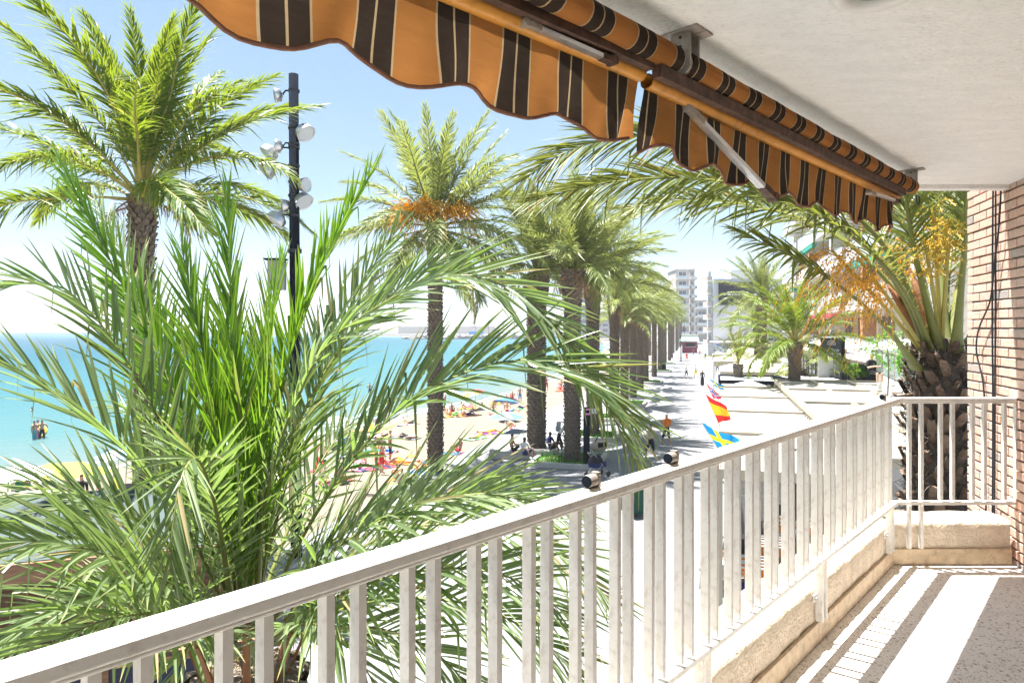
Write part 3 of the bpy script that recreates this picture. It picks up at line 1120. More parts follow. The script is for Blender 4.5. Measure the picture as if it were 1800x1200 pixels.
# ------------------------------------------------------------------ palms
def frond_arrays(path, n_side, leaf_len, leaf_w, rs, roll=0.0, pet=0.16, vee=0.5, droop=0.18, segs=4, fold=True,
                 alpha0=62, alpha1=24, rach=(0.030, 0.004), broken=0.05, dead=0.02, spread=0.28, spines=0, outward=None, nose=5):
    """path: control points of the midrib (local). Returns V, Q, var."""
    P = catmull(path, 48)
    seglen = np.linalg.norm(np.diff(P, axis=0), axis=1)
    cum = np.concatenate([[0], np.cumsum(seglen)])
    Ltot = cum[-1]
    cum /= Ltot
    T = np.gradient(P, axis=0)
    T /= np.linalg.norm(T, axis=1)[:, None]
    D = np.array(outward if outward is not None else (P[-1] - P[0]), float)
    D[2] = 0
    if np.linalg.norm(D) < 1e-3:
        D = np.array((1.0, 0, 0))
    D /= np.linalg.norm(D)
    S0 = np.cross(D, (0, 0, 1.0))
    S = S0[None, :] - T * (T @ S0)[:, None]
    S /= np.linalg.norm(S, axis=1)[:, None]
    Nn = np.cross(S, T)
    rl = roll * np.clip(cum * 1.6, 0.0, 1.0)
    cr, sr = np.cos(rl)[:, None], np.sin(rl)[:, None]
    S, Nn = S * cr + Nn * sr, Nn * cr - S * sr
    def samp(A, s):
        return np.stack([np.interp(s, cum, A[:, k]) for k in range(3)], 1)
    Vs, Qs, Cs = [], [], []
    base = 0
    # midrib
    m = 26
    ss = np.linspace(0, 1, m)
    pc, pT, pS, pN = samp(P, ss), samp(T, ss), samp(S, ss), samp(Nn, ss)
    rad = rach[0] * (1 - ss) ** 1.3 + rach[1]
    wide = 1 + 0.9 * np.exp(-ss * 14)
    ring = []
    for k in range(nose):
        an = 2 * math.pi * k / nose
        ring.append(pc + pS * (math.cos(an) * rad * wide)[:, None] + pN * (math.sin(an) * rad * 0.75)[:, None])
    V = np.stack(ring, 1).reshape(-1, 3)
    Q = []
    for i in range(m - 1):
        for k in range(nose):
            k2 = (k + 1) % nose
            Q.append((i * nose + k, i * nose + k2, (i + 1) * nose + k2, (i + 1) * nose + k))
    nr = len(Q)
    Vs.append(V)
    Qs.append(np.array(Q))
    Cs.append(np.tile(np.array([[0.6, 0.0, 0.0]]), (len(V), 1)))
    base += len(V)
    # leaflets
    for side in (-1, 1):
        n = n_side
        s = pet + (1 - pet) * ((np.arange(n) + rs.uniform(-.3, .3, n)) / n)
        s = np.clip(s, pet, 0.995)
        q = (s - pet) / (1 - pet)
        L = leaf_len * np.interp(q, [0, .08, .3, .6, .85, 1], [.45, .75, 1.0, .92, .66, .40]) * rs.uniform(.86, 1.1, n)
        al = np.radians(np.interp(q, [0, 1], [alpha0, alpha1]) + rs.normal(0, 5, n))
        be = vee + rs.normal(0, spread, n)
        p0, t0, s0, n0 = samp(P, s), samp(T, s), samp(S, s) * side, samp(Nn, s)
        d = t0 * np.cos(al)[:, None] + (s0 * np.cos(be)[:, None] + n0 * np.sin(be)[:, None]) * np.sin(al)[:, None]
        d /= np.linalg.norm(d, axis=1)[:, None]
        dr = droop * rs.uniform(.4, 1.7, n)
        brk = rs.uniform(0, 1, n) < broken
        # blade normal: near the midrib normal, turned a little
        bn = n0 * 1.0 - s0 * 0.4 + rs.normal(0, .42, (n, 3))
        w = np.cross(d, bn)
        w /= np.linalg.norm(w, axis=1)[:, None]
        up = np.cross(w, d)
        rows = []
        us = np.linspace(0, 1, segs + 1)
        cols = 3 if fold else 2
        for u in us:
            c = p0 + d * (L * u)[:, None]
            c[:, 2] -= L * dr * u * u
            bu = max(0.0, u - 0.55)
            c = c - d * (L * bu * 0.9 * brk)[:, None]
            c[:, 2] -= L * bu * 1.0 * brk
            prof = np.interp(u, [0, .12, .4, .8, 1], [.45, .95, 1.0, .5, .04])
            hw = leaf_w * 0.5 * prof * np.clip(L / leaf_len, .5, 1)
            if fold:
                e = up * (hw * 0.55)[:, None]
                rows.append(np.stack([c - w * hw[:, None] + e, c, c + w * hw[:, None] + e], 1))
            else:
                rows.append(np.stack([c - w * hw[:, None], c + w * hw[:, None]], 1))
        A = np.stack(rows, 1)           # n, segs+1, cols, 3
        V = A.reshape(-1, 3)
        per = (segs + 1) * cols
        q1 = []
        for r_ in range(segs):
            for c_ in range(cols - 1):
                a_ = r_ * cols + c_
                q1.append((a_, a_ + 1, a_ + cols + 1, a_ + cols))
        q1 = np.array(q1)
        Q = (q1[None] + (np.arange(n) * per)[:, None, None]).reshape(-1, 4) + base
        rv = np.clip(rs.uniform(0, 1, n), 0, 1)
        dd = (rs.uniform(0, 1, n) < dead) * rs.uniform(.5, 1, n)
        C = np.zeros((n, segs + 1, cols, 3))
        C[..., 0] = rv[:, None, None]
        C[..., 1] = us[None, :, None]
        C[..., 2] = dd[:, None, None]
        Vs.append(V)
        Qs.append(Q)
        Cs.append(C.reshape(-1, 3))
        base += len(V)
    if spines:
        n = spines
        for side in (-1, 1):
            s = rs.uniform(.05, pet + .03, n)
            p0, t0, s0, n0 = samp(P, s), samp(T, s), samp(S, s) * side, samp(Nn, s)
            d = t0 * .75 + s0 * .6 + n0 * rs.uniform(-.1, .5, n)[:, None]
            d /= np.linalg.norm(d, axis=1)[:, None]
            L = rs.uniform(.05, .13, n)
            ww = np.cross(d, n0)
            b0 = p0 + s0 * 0.02
            V = np.stack([b0 - ww * .004, b0 + ww * .004, b0 + d * L[:, None] + ww * .0006, b0 + d * L[:, None] - ww * .0006], 1).reshape(-1, 3)
            Q = (np.array([[0, 1, 2, 3]])[None] + (np.arange(n) * 4)[:, None, None]).reshape(-1, 4) + base
            Vs.append(V)
            Qs.append(Q)
            Cs.append(np.tile(np.array([[1.0, 0.9, 0.0]]), (len(V), 1)))
            base += len(V)
    return np.concatenate(Vs), np.concatenate(Qs), np.concatenate(Cs), nr

def frond_mesh(name, leaf, pet_m, *a, **k):
    V, Q, C, nr = frond_arrays(*a, **k)
    me = mesh_np(name, V, Q, False, C)
    me.materials.append(leaf)
    me.materials.append(pet_m)
    mi = np.zeros(len(Q), dtype=np.int32)
    mi[:nr] = 1
    me.polygons.foreach_set('material_index', mi)
    sm = np.zeros(len(Q), dtype=bool)
    sm[:nr] = True
    me.polygons.foreach_set('use_smooth', sm)
    return me

def local_path(L, droop, seed):
    """midrib leaving the origin along +X and bending down by droop"""
    rr = random.Random(seed)
    pts = []
    ang = 0.0
    x = z = y = 0.0
    n = 7
    for i in range(n):
        pts.append((x, y, z))
        f = i / (n - 1)
        ang = -droop * (f ** 1.25) * 1.9
        x += L / (n - 1) * math.cos(ang)
        z += L / (n - 1) * math.sin(ang)
        y += L * 0.012 * rr.uniform(-1, 1) * (1 + 2 * f)
    return pts

def trunk_mesh(name, h, r0, r1, seed, scale_h=0.15, n_around=11, lean=(0, 0), flare=1.0, proud=0.065, top_flare=1.38):
    """ringed trunk covered with overlapping leaf scars"""
    rr = random.Random(seed)
    mb = MB()
    pts, rad = [], []
    n = 14
    for i in range(n + 1):
        f = i / n
        bend = math.sin(f * 1.5)
        pts.append((lean[0] * bend, lean[1] * bend, h * f))
        g = r0 + (r1 - r0) * f
        if f < .06:
            g *= 1 + (flare - 1) * (1 - f / .06)
        if f > .82:
            g *= 1 + (top_flare - 1) * min(1, (f - .82) / .10)
        rad.append(g)
    mb.tube(pts, rad, 12)
    rows = int(h / scale_h)
    for j in range(rows):
        f = (j + .5) / rows
        g = np.interp(f, np.linspace(0, 1, n + 1), rad)
        cx = np.interp(f, np.linspace(0, 1, n + 1), [p[0] for p in pts])
        cy = np.interp(f, np.linspace(0, 1, n + 1), [p[1] for p in pts])
        for k in range(n_around):
            an = 2 * math.pi * (k + .5 * (j % 2) + rr.uniform(-.1, .1)) / n_around
            w = math.pi * g / n_around * 1.12
            zz = h * f + rr.uniform(-.02, .02)
            pr = proud * rr.uniform(.5, 1.4)
            c, s = math.cos(an), math.sin(an)
            def pt(du, r, z):
                return (cx + c * r - s * du, cy + s * r + c * du, z)
            mb.add([pt(-w, g * .97, zz - scale_h * .55), pt(w, g * .97, zz - scale_h * .55), pt(w * .8, g + pr, zz + scale_h * .35),
                    pt(0, g + pr * 1.25, zz + scale_h * .62), pt(-w * .8, g + pr, zz + scale_h * .35), pt(0, g * .9, zz + scale_h * .7)],
                   [(0, 1, 2, 3), (0, 3, 4), (2, 5, 3), (3, 5, 4)])
    me = mb.mesh(name)
    me.materials.append(M['trunk'])
    return me

# shared fronds for the promenade palms
VARS = {}
def frond_set(key, leaf, pet, L, n_side, segs, leaf_len, leaf_w, fold, rach, k=8):
    out = []
    for i in range(k):
        dr = (0.10, 0.22, 0.36, 0.52, 0.68, 0.30, 0.45, 0.60)[i % 8]
        rs = np.random.default_rng(100 + i)
        out.append((dr, frond_mesh('frond', leaf, pet, local_path(L, dr, i), n_side, leaf_len, leaf_w, rs, vee=0.42, droop=0.22 + dr * .5,
                                   segs=segs, fold=fold, rach=rach, broken=.03, dead=.02, nose=4)))
    VARS[key] = out
frond_set('left', M['leaf_left'], M['petiole_y'], 4.6, 120, 3, 0.68, 0.052, False, (0.040, 0.006))
frond_set('mid', M['leaf_mid'], M['petiole'], 4.1, 92, 2, 0.62, 0.052, False, (0.035, 0.006))
frond_set('right', M['leaf_right'], M['petiole_y'], 3.2, 64, 2, 0.52, 0.050, False, (0.035, 0.006))
SHEATH = MB().add([(0, -.09, 0), (0, .09, 0), (.22, .06, .16), (.22, -.06, .16), (.42, .015, .22), (.42, -.015, .22)], [(0, 1, 2, 3), (3, 2, 4, 5)]).mesh('dead_sheath')
SHEATH.materials.append(M['deadleaf'])
HANG = frond_mesh('dead_frond', M['deadleaf'], M['deadleaf'], local_path(1.6, 0.75, 3), 26, 0.35, 0.03, np.random.default_rng(5), vee=.2, droop=.9, segs=2, fold=False, rach=(.03, .005), nose=4)

def crown(root, key, n, z, seed, e_top=84, e_low=-28, scale=1.0, wind=(0.25, 0.0), r=0.14, dead=8, dk=.55, center=None):
    rr = random.Random(seed)
    vs = VARS[key]
    cx, cy = center or (0, 0)
    for i in range(n):
        f = (i + .5) / n
        az = i * 2.39996 + rr.uniform(-.25, .25)
        el = e_top + (e_low - e_top) * f ** 1.15 + rr.uniform(-7, 7)
        want = 0.12 + dk * f + rr.uniform(-.1, .1)
        me = min(vs, key=lambda q: abs(q[0] - want) + rr.uniform(0, .12))[1]
        d = Vector((math.cos(az) * math.cos(R(el)), math.sin(az) * math.cos(R(el)), math.sin(R(el))))
        d += Vector((wind[0], wind[1], 0)) * (0.5 + rr.random()) * 0.6
        d.normalize()
        az2, el2 = math.atan2(d.y, d.x), math.asin(d.z)
        o = obj('frond', me, None, root)
        o.location = (cx + math.cos(az2) * r * f, cy + math.sin(az2) * r * f, z - .35 * f + rr.uniform(-.05, .05))
        q = Euler((0, 0, az2)).to_quaternion() @ Euler((0, -el2, 0)).to_quaternion() @ Euler((rr.uniform(-.5, .5), 0, 0)).to_quaternion()
        o.rotation_euler = q.to_euler()
        s = scale * rr.uniform(.85, 1.1) * (0.72 + .28 * min(1, f * 3))
        o.scale = (s, s, s)
    for i in range(dead):
        az = rr.uniform(0, 6.28)
        o = obj('dead_sheath', SHEATH if i % 3 else HANG, None, root)
        o.location = (cx + math.cos(az) * (r + .1), cy + math.sin(az) * (r + .1), z - .45 + rr.uniform(-.1, .15))
        o.rotation_euler = (0, rr.uniform(-.3, .5), az)

def fruit_bunch(root, origin, direction, n, length, droop, m, seed, stalk=0.9, beads=14, br=0.011, spread=.5, strand_r=.0028):
    """inflorescence: arched stalk with many thin drooping strands carrying small fruit"""
    rr = random.Random(seed)
    o = Vector(origin)
    d = Vector(direction).normalized()
    mb = MB()
    end = o + d * stalk
    mb.tube([o, o + d * stalk * .5 + Vector((0, 0, .03)), end], [.022, .018, .012], 6)
    st = obj('fruit_stalk', mb.mesh('fruit_stalk'), M['petiole_y'], root)
    mb = MB()
    beadv = []
    for i in range(n):
        f = rr.random()
        p = o + d * stalk * (.55 + .45 * f)
        dd = (d + Vector((rr.gauss(0, spread), rr.gauss(0, spread), rr.gauss(0.05, spread * .6)))).normalized()
        L = length * rr.uniform(.5, 1.1)
        pts = []
        for k in range(7):
            u = k / 6
            q = p + dd * L * u + Vector((0, 0, -droop * L * u * u)) + Vector((rr.uniform(-1, 1), rr.uniform(-1, 1), rr.uniform(-1, 1))) * .012
            pts.append(q)
        mb.tube(pts, strand_r, 3, cap=False)
        for k in range(beads):
            u = .25 + .75 * k / beads
            j = min(int(u * 6), 5)
            q = pts[j].lerp(pts[j + 1], u * 6 - j) + Vector((rr.uniform(-1, 1), rr.uniform(-1, 1), rr.uniform(-1, 1))) * .01
            b = br * rr.uniform(.6, 1.2)
            mb.add([q + Vector((b, 0, 0)), q + Vector((-b * .5, b * .87, 0)), q + Vector((-b * .5, -b * .87, 0)), q + Vector((0, 0, b * 1.3)), q + Vector((0, 0, -b * 1.3))],
                   [(0, 1, 3), (1, 2, 3), (2, 0, 3), (1, 0, 4), (2, 1, 4), (0, 2, 4)])
    s = obj('fruit_strands', mb.mesh('fruit_strands'), m, st)
    s['kind'] = 'stuff'
    return st

GP = 'palms along the promenade'
def palm(loc, h, r0, r1, key, n, seed, label, group=GP, lean=(0, 0), **kw):
    t = thing('palm_tree', label, 'palm tree', loc, 0, group)
    obj('trunk', trunk_mesh('trunk', h, r0, r1, seed, lean=lean), None, t)
    c = (lean[0] * math.sin(1.5), lean[1] * math.sin(1.5))
    crown(t, key, n, h + .25, seed, center=c, **kw)
    return t

# tall palm on the left
pL = Vector((-9.05, 17.0, sand_z(-9.05, 17)))
hL = at(250, 345, 17).z - pL.z
palm(pL, hL, 0.22, 0.20, 'left', 34, 11, 'tall palm with bright yellow-green crown left of the floodlight mast', lean=(-0.15, 0), e_top=88, e_low=4, wind=(0.10, -.05), dead=14, scale=1.10)
M['fruit_a'] = mat('bright_orange_fruit', (0.85, 0.52, 0.05), 0.5, 0.2, 20, trans=0.5)
# tall palm with orange fruit
pA = Vector((-3.25, 29.0, 0))
tA = palm(pA, at(757, 400, 29).z, 0.30, 0.26, 'mid', 46, 12, 'tall slim palm with orange fruit bunches behind the floodlight mast', e_top=88, e_low=-32, scale=1.34, dead=5)
zc = at(757, 400, 29).z
for i, (dx, dy, dz) in enumerate(((-1, -.6, .3), (-.8, -.9, .05), (.9, -.6, .35), (.7, -.9, .15), (-.2, -1, .2))):
    fruit_bunch(tA, (0, 0, zc), (dx, dy, dz + .45), 80, 1.7, .70, M['fruit_a'], 40 + i, stalk=1.3, beads=11, br=.026, spread=.50, strand_r=.012)
row = [(943, 793, 482, 0.42, 'stout palm with brown dead leaf sheaths, first thick trunk beside the sand'),
       (1006, 814, 474, 0.33, 'thick palm with scaly trunk just behind the round signpost'),
       (1042, 769, 494, 0.32, 'palm in the grass planter behind the round signpost')]
for i, (x, yb, yc, r0, lab) in enumerate(row):
    g = gd(x, yb)
    palm(g, at(x, yc, g.y).z, r0, r0 * 1.02, 'mid', 46, 20 + i, lab, scale=1.12, dk=.42, dead=16 if i == 0 else 9, e_top=87, e_low=6, wind=(.35, -.1))
line = lambda Y: 2.7 + .271 * (Y - 30.5)
ords = ['fourth', 'fifth', 'sixth', 'seventh', 'eighth', 'ninth', 'tenth']
for i, Y in enumerate((45.0, 53.0, 60.0, 68.0, 76.0, 86.0)):
    zc = (7.6, 6.7, 7.6, 8.0, 7.6, 8.2)[i]
    palm((line(Y) + random.uniform(-.3, .3), Y, 0), zc, .29, .27, 'mid', 32, 30 + i, ords[i] + ' palm of the promenade row counted from the round signpost', e_top=86, e_low=2, dk=.42, dead=6, wind=(.3, -.1))
# far palms: trunk and one crown mesh each
def far_crown(seed, n=38):
    rr = random.Random(seed)
    Vs, Qs, Cs = [], [], []
    b = 0
    for i in range(n):
        f = (i + .5) / n
        az = i * 2.39996 + rr.uniform(-.3, .3)
        el = 86 - 98 * f ** 1.1 + rr.uniform(-8, 8)
        V, Q, C, nr = frond_arrays(local_path(3.6 * rr.uniform(.85, 1.1), .15 + .5 * f, i), 30, .62, .085, np.random.default_rng(seed * 99 + i), segs=1, fold=False, rach=(.03, .008), nose=3, vee=.4)
        d = Vector((math.cos(az) * math.cos(R(el)), math.sin(az) * math.cos(R(el)), math.sin(R(el)))) + Vector((.2, -.05, 0))
        q = Euler((0, 0, math.atan2(d.y, d.x))).to_matrix() @ Euler((0, -math.asin(max(-1, min(1, d.normalized().z))), 0)).to_matrix()
        Vs.append(V @ np.array(q).T)
        Qs.append(Q + b)
        Cs.append(C)
        b += len(V)
    me = mesh_np('crown', np.concatenate(Vs), np.concatenate(Qs), False, np.concatenate(Cs))
    me.materials.append(M['leaf_far'])
    return me
FARC = [far_crown(s) for s in (1, 2, 3)]
FART = trunk_mesh('trunk', 8.0, .27, .25, 5, scale_h=.2, n_around=9)
nf = 0
def far_palm(x, y, h, lab, z=0, group='distant palms along the bay', s=1.0):
    global nf
    t = thing('palm_tree', lab, 'palm tree', (x, y, z), random.uniform(0, 6), group)
    tr = obj('trunk', FART, None, t)
    tr.scale = (1, 1, h / 8.0)
    c = obj('crown', FARC[nf % 3], None, t)
    c.location = (0, 0, h + .2)
    c.scale = (s, s, s)
    nf += 1
for i, Y in enumerate((97, 108, 118, 130, 142, 156, 170, 186, 204, 224, 246, 270)):
    far_palm(line(Y) + random.uniform(-.4, .4), Y, random.uniform(8.2, 10.6), 'distant palm far along the promenade row')
for i, Y in enumerate((92, 104, 116, 128, 141, 155, 172)):
    far_palm(line(Y) - 5.5 + random.uniform(-.5, .5), Y, random.uniform(7.0, 8.6), 'distant palm on the seaward side of the promenade row')
for i in range(16):
    x = -60 + i * 10.5 + random.uniform(-3, 3)
    far_palm(x + 40, 655 - .55 * max(0, x) + random.uniform(-6, 6), random.uniform(9, 14), 'tiny palm on the far shore of the bay', group='palms on the far shore', s=1.5)

# palms on the terrace side
g = Vector((14.9, 36.0, 0))
palm(g, at(1392, 602, 36).z, .29, .26, 'left', 36, 50, 'stocky palm with pineapple-like trunk on the restaurant side', 'palms on the terrace side', e_top=86, e_low=-12, scale=.92, dead=3, wind=(-.1, 0))
g = Vector((14.9, 45.0, 0))
palm(g, at(1297, 640, 45).z, .24, .22, 'right', 18, 51, 'small young palm among the dark terrace frames', 'palms on the terrace side', e_top=88, e_low=35, scale=.72, dead=2, wind=(0, 0))
palm((20.5, 56.0, 0), 8.6, .36, .32, 'mid', 36, 52, 'tall grey-green palm behind the stocky palm', 'palms on the terrace side', e_top=86, e_low=-25, scale=1.05, dead=4, wind=(-.1, 0))
palm((24.5, 68.0, 0), 6.2, .36, .32, 'mid', 36, 53, 'palm left of the stocky palm before the billboard building', 'palms on the terrace side', e_top=84, e_low=-30, scale=1.1, dead=4, wind=(0, 0))
palm((18.5, 44.0, 0), 3.4, .36, .32, 'mid', 26, 54, 'low palm at the foot of the stocky palm', 'palms on the terrace side', e_top=80, e_low=-20, scale=.8, dead=4, wind=(0, 0))

# --- the palm in front of the balcony
FG_BASE = at(432, 1130, 5.2)
fg = thing('palm_tree', 'large young palm in front of the railing with long upright and arching fronds', 'palm tree', (FG_BASE.x, FG_BASE.y, 0))
obj('trunk', trunk_mesh('trunk', FG_BASE.z - .25, .30, .30, 61, scale_h=.15, n_around=11, proud=.05), None, fg)
FG = [ # px path (x, y, depth), roll, material, leaf length, vee
 ([(425, 1110, 5.2), (395, 930, 5.25), (310, 700, 5.4), (215, 500, 5.7), (105, 285, 6.1)], 0.9, 'y', .62, .35),
 ([(425, 1110, 5.3), (380, 900, 5.6), (290, 640, 6.0), (215, 450, 6.4), (165, 350, 6.7)], 0.5, 'n', .60, .35),
 ([(418, 1115, 5.2), (355, 920, 5.0), (255, 690, 4.9), (160, 550, 4.85), (70, 497, 4.8), (-50, 520, 4.8)], 0.8, 'n', .58, .45),
 ([(415, 1120, 5.1), (335, 940, 4.7), (205, 775, 4.4), (90, 685, 4.3), (-70, 590, 4.2)], 0.7, 'n', .62, .5),
 ([(450, 1110, 5.2), (470, 860, 5.0), (557, 630, 4.75), (680, 530, 4.6), (790, 482, 4.45), (910, 515, 4.3), (1010, 615, 4.2), (1082, 740, 4.1), (1125, 830, 4.1)], -0.9, 'n', .50, .15),
 ([(452, 1115, 5.2), (545, 920, 4.8), (680, 738, 4.4), (795, 664, 4.3), (920, 632, 4.2), (1040, 665, 4.1), (1120, 745, 4.05)], -0.9, 'n', .66, .2),
 ([(455, 1125, 5.1), (560, 990, 4.5), (690, 905, 4.15), (830, 868, 3.95), (990, 890, 3.8)], -0.8, 'n', .66, .35),
 ([(460, 1135, 5.0), (600, 1045, 4.3), (760, 1000, 4.0), (900, 1015, 3.8), (1010, 1090, 3.7)], -0.7, 'n', .62, .3),
 ([(450, 1110, 5.4), (610, 930, 5.6), (770, 872, 5.8), (910, 865, 6.0), (1030, 905, 6.0)], -0.8, 'n', .56, .2),
 ([(410, 1090, 5.0), (385, 920, 4.6), (352, 812, 4.2), (322, 830, 3.9), (303, 930, 3.7), (300, 1010, 3.65)], 0.2, 'n', .50, .15),
 ([(428, 1110, 5.2), (418, 850, 5.4), (410, 620, 5.7), (403, 450, 6.0), (402, 330, 6.2)], 0.5, 'y', .60, .5),
 ([(438, 1110, 5.2), (472, 820, 5.4), (525, 570, 5.6), (600, 400, 5.8), (662, 290, 6.0)], -0.6, 'y', .50, .7),
 ([(432, 1110, 5.3), (447, 820, 5.6), (475, 580, 5.9), (500, 450, 6.2)], 0.6, 'y', .62, .5),
 ([(440, 1110, 5.3), (500, 860, 5.5), (565, 660, 5.8), (625, 520, 6.0), (700, 400, 6.2)], -0.6, 'n', .64, .4),
 ([(430, 1110, 5.2), (400, 810, 5.2), (355, 610, 5.3), (318, 430, 5.5)], 0.7, 'y', .62, .45),
 ([(443, 1110, 5.2), (505, 800, 5.3), (600, 610, 5.5), (710, 500, 5.7), (800, 440, 5.9)], -0.9, 'n', .54, .2),
 ([(412, 1125, 5.1), (305, 1010, 4.6), (175, 950, 4.3), (40, 950, 4.1), (-90, 1000, 4.0)], 0.8, 'n', .62, .45),
 ([(408, 1135, 5.0), (300, 1065, 4.4), (180, 1045, 4.0), (60, 1085, 3.8), (-30, 1160, 3.7)], 0.7, 'n', .60, .5),
 ([(412, 1125, 5.2), (325, 985, 5.1), (205, 890, 5.1), (85, 860, 5.1), (-50, 890, 5.1)], 0.8, 'n', .62, .4),
 ([(420, 1140, 5.0), (382, 1110, 4.4), (335, 1130, 4.0), (300, 1200, 3.8), (285, 1290, 3.7)], 0.3, 'n', .50, .3),
 ([(450, 1140, 5.0), (520, 1095, 4.4), (600, 1120, 4.0), (665, 1210, 3.9)], -0.4, 'n', .55, .3),
 ([(430, 1110, 5.4), (445, 910, 6.1), (470, 770, 6.9), (495, 710, 7.6)], 0.4, 'n', .60, .4),
 ([(425, 1110, 5.4), (360, 890, 6.0), (270, 750, 6.7), (190, 700, 7.3)], 0.5, 'n', .60, .4),
 ([(440, 1110, 5.4), (520, 900, 6.0), (600, 760, 6.6), (690, 700, 7.2)], -0.5, 'n', .60, .4),
 ([(455, 1130, 5.1), (640, 1060, 4.9), (820, 1060, 4.7), (960, 1130, 4.6), (1040, 1230, 4.5)], -0.7, 'n', .60, .3),
 ([(450, 1140, 5.1), (600, 1100, 5.0), (740, 1130, 4.8), (850, 1230, 4.7)], -0.6, 'n', .55, .3),
 ([(430, 1110, 5.1), (432, 880, 5.0), (420, 700, 5.0), (395, 560, 5.1)], 0.7, 'y', .56, .5),
 ([(434, 1110, 5.2), (455, 880, 5.1), (470, 700, 5.1), (480, 560, 5.2)], -0.7, 'y', .56, .5),
 ([(428, 1110, 5.2), (405, 920, 5.0), (372, 740, 4.9), (300, 600, 4.85)], 0.8, 'y', .58, .4),
 ([(410, 1130, 5.2), (280, 1075, 5.1), (140, 1075, 5.0), (0, 1130, 4.9)], 0.7, 'n', .6, .4),
 ([(410, 1135, 5.0), (330, 1085, 4.2), (230, 1080, 3.5), (120, 1115, 3.1), (10, 1190, 2.9)], 0.9, 'n', .62, .3),
 ([(408, 1130, 5.0), (305, 1030, 4.2), (185, 975, 3.6), (60, 950, 3.2), (-70, 960, 3.0)], 0.9, 'n', .62, .3),
 ([(460, 1130, 5.2), (640, 960, 5.0), (800, 920, 4.9), (960, 960, 4.8), (1080, 1060, 4.7)], -0.8, 'n', .62, .3),
]
for i, (px, roll, mk, ll, vee) in enumerate(FG):
    pts = [at(*p) - Vector((FG_BASE.x, FG_BASE.y, 0)) for p in px]
    rs = np.random.default_rng(500 + i)
    Lr = sum((pts[k + 1] - pts[k]).length for k in range(len(pts) - 1))
    n = int(Lr * 0.84 / 0.046)
    me = frond_mesh('frond', M['leaf_young'] if mk == 'y' else M['leaf_near'], M['petiole'], [tuple(p) for p in pts], n, ll * 1.22, .030, rs, roll=roll,
                    pet=.14, vee=vee + (.25 if mk == 'y' else 0), droop=.06 if mk == 'y' else .10, segs=5, fold=True, alpha0=34 if mk == 'y' else 46, alpha1=14 if mk == 'y' else 18, rach=(.020, .004), broken=.12, dead=.03, spread=.24)
    obj('frond', me, None, fg)
# fibre and orange sheaths at the heart
rr = random.Random(3)
mb = MB()
for i in range(420):
    an, zz = rr.uniform(0, 6.28), FG_BASE.z + rr.uniform(-.7, .35)
    p = Vector((math.cos(an) * rr.uniform(.1, .34), math.sin(an) * rr.uniform(.1, .34), zz))
    q = p + Vector((rr.gauss(0, .07), rr.gauss(0, .07), rr.uniform(-.1, .25)))
    mb.tube([p, p.lerp(q, .5) + Vector((rr.gauss(0, .02), rr.gauss(0, .02), 0)), q], .0025, 3, cap=False)
o = obj('fibres', mb.mesh('fibres'), mat('straw_fibre', (.45, .31, .17), 1, .3, 20), fg)
o['kind'] = 'stuff'
for i in range(9):
    an = i * .7 + .2
    p = Vector((math.cos(an) * .22, math.sin(an) * .22, FG_BASE.z - .45))
    d = Vector((math.cos(an) * .35, math.sin(an) * .35, .8 + .2 * (i % 2)))
    obj('leaf_sheath', MB().bar(p, p + d * .8, .055, .02, up=d.cross(Vector((-math.sin(an), math.cos(an), 0)))).mesh('leaf_sheath'), M['sheath'], fg)

# --- the palm at the end of the balcony
RP = Vector((4.10, 6.5, 0))
RZ = at(1655, 640, 6.5).z
rp = thing('palm_tree', 'thick palm beside the brick wall with orange fruit and cut leaf bases', 'palm tree', RP)
core = obj('trunk', MB().tube([(0, 0, 0), (0, 0, 2), (0, 0, 4), (0, 0, RZ - .2), (0, 0, RZ + .25)], [.30, .25, .25, .26, .16], 20).mesh('trunk', True), M['fibre'], rp)
def boot_mesh(seed):
    rr = random.Random(seed)
    w, l, t = .044, .19, .040
    V, F = [], []
    prof = [(0, .75, 0.3), (.35, 1.0, .8), (.75, .9, 1.0), (1.0, .62 + rr.uniform(-.15, .1), 1.0)]
    for f, ww, th in prof:
        for sx in (-1, -.35, .35, 1):
            V.append((t * th * (1 - .45 * sx * sx) + .03 * f + rr.uniform(-.004, .004), sx * w * ww, l * f + (rr.uniform(-.02, .02) if f == 1 else 0)))
    for i in range(3):
        for k in range(3):
            a_ = i * 4 + k
            F.append((a_, a_ + 1, a_ + 5, a_ + 4))
    n = len(V)
    for sx in (-1, -.35, .35, 1):
        V.append((-.03, sx * w * .6, l * .86))
    for k in range(3):
        F.append((12 + k, 13 + k, n + k + 1, n + k))
    me = new_mesh('leaf_base', V, F)
    me.materials.append(M['boot'])
    return me
boots = [boot_mesh(s) for s in range(4)]
k = 0
zz = 3.55
while zz < RZ + .12:
    an = k * 2.39996
    o = obj('leaf_base', boots[k % 4], None, core)
    r = .245
    o.location = (math.cos(an) * r, math.sin(an) * r, zz)
    o.rotation_euler = Euler((random.uniform(-.35, .35), random.uniform(.0, .55), an), 'XYZ')
    s = random.uniform(.6, 1.1)
    o.scale = (s * random.uniform(.8, 1.5), s, s * random.uniform(.8, 1.2))
    zz += .0098
    k += 1
mb = MB()
rr = random.Random(9)
for i in range(3800):
    an, z0 = rr.uniform(0, 6.28), rr.uniform(3.6, RZ + .2)
    r = .25 + rr.uniform(0, .06)
    p = Vector((math.cos(an) * r, math.sin(an) * r, z0))
    q = p + Vector((math.cos(an) * rr.uniform(0, .05) + rr.gauss(0, .05), math.sin(an) * rr.uniform(0, .05) + rr.gauss(0, .05), rr.gauss(.01, .06)))
    mb.tube([p, p.lerp(q, .5) + Vector((rr.gauss(0, .012), rr.gauss(0, .012), rr.gauss(0, .012))), q], .0028, 3, cap=False)
o = obj('fibres', mb.mesh('fibres'), M['fibre'], core)
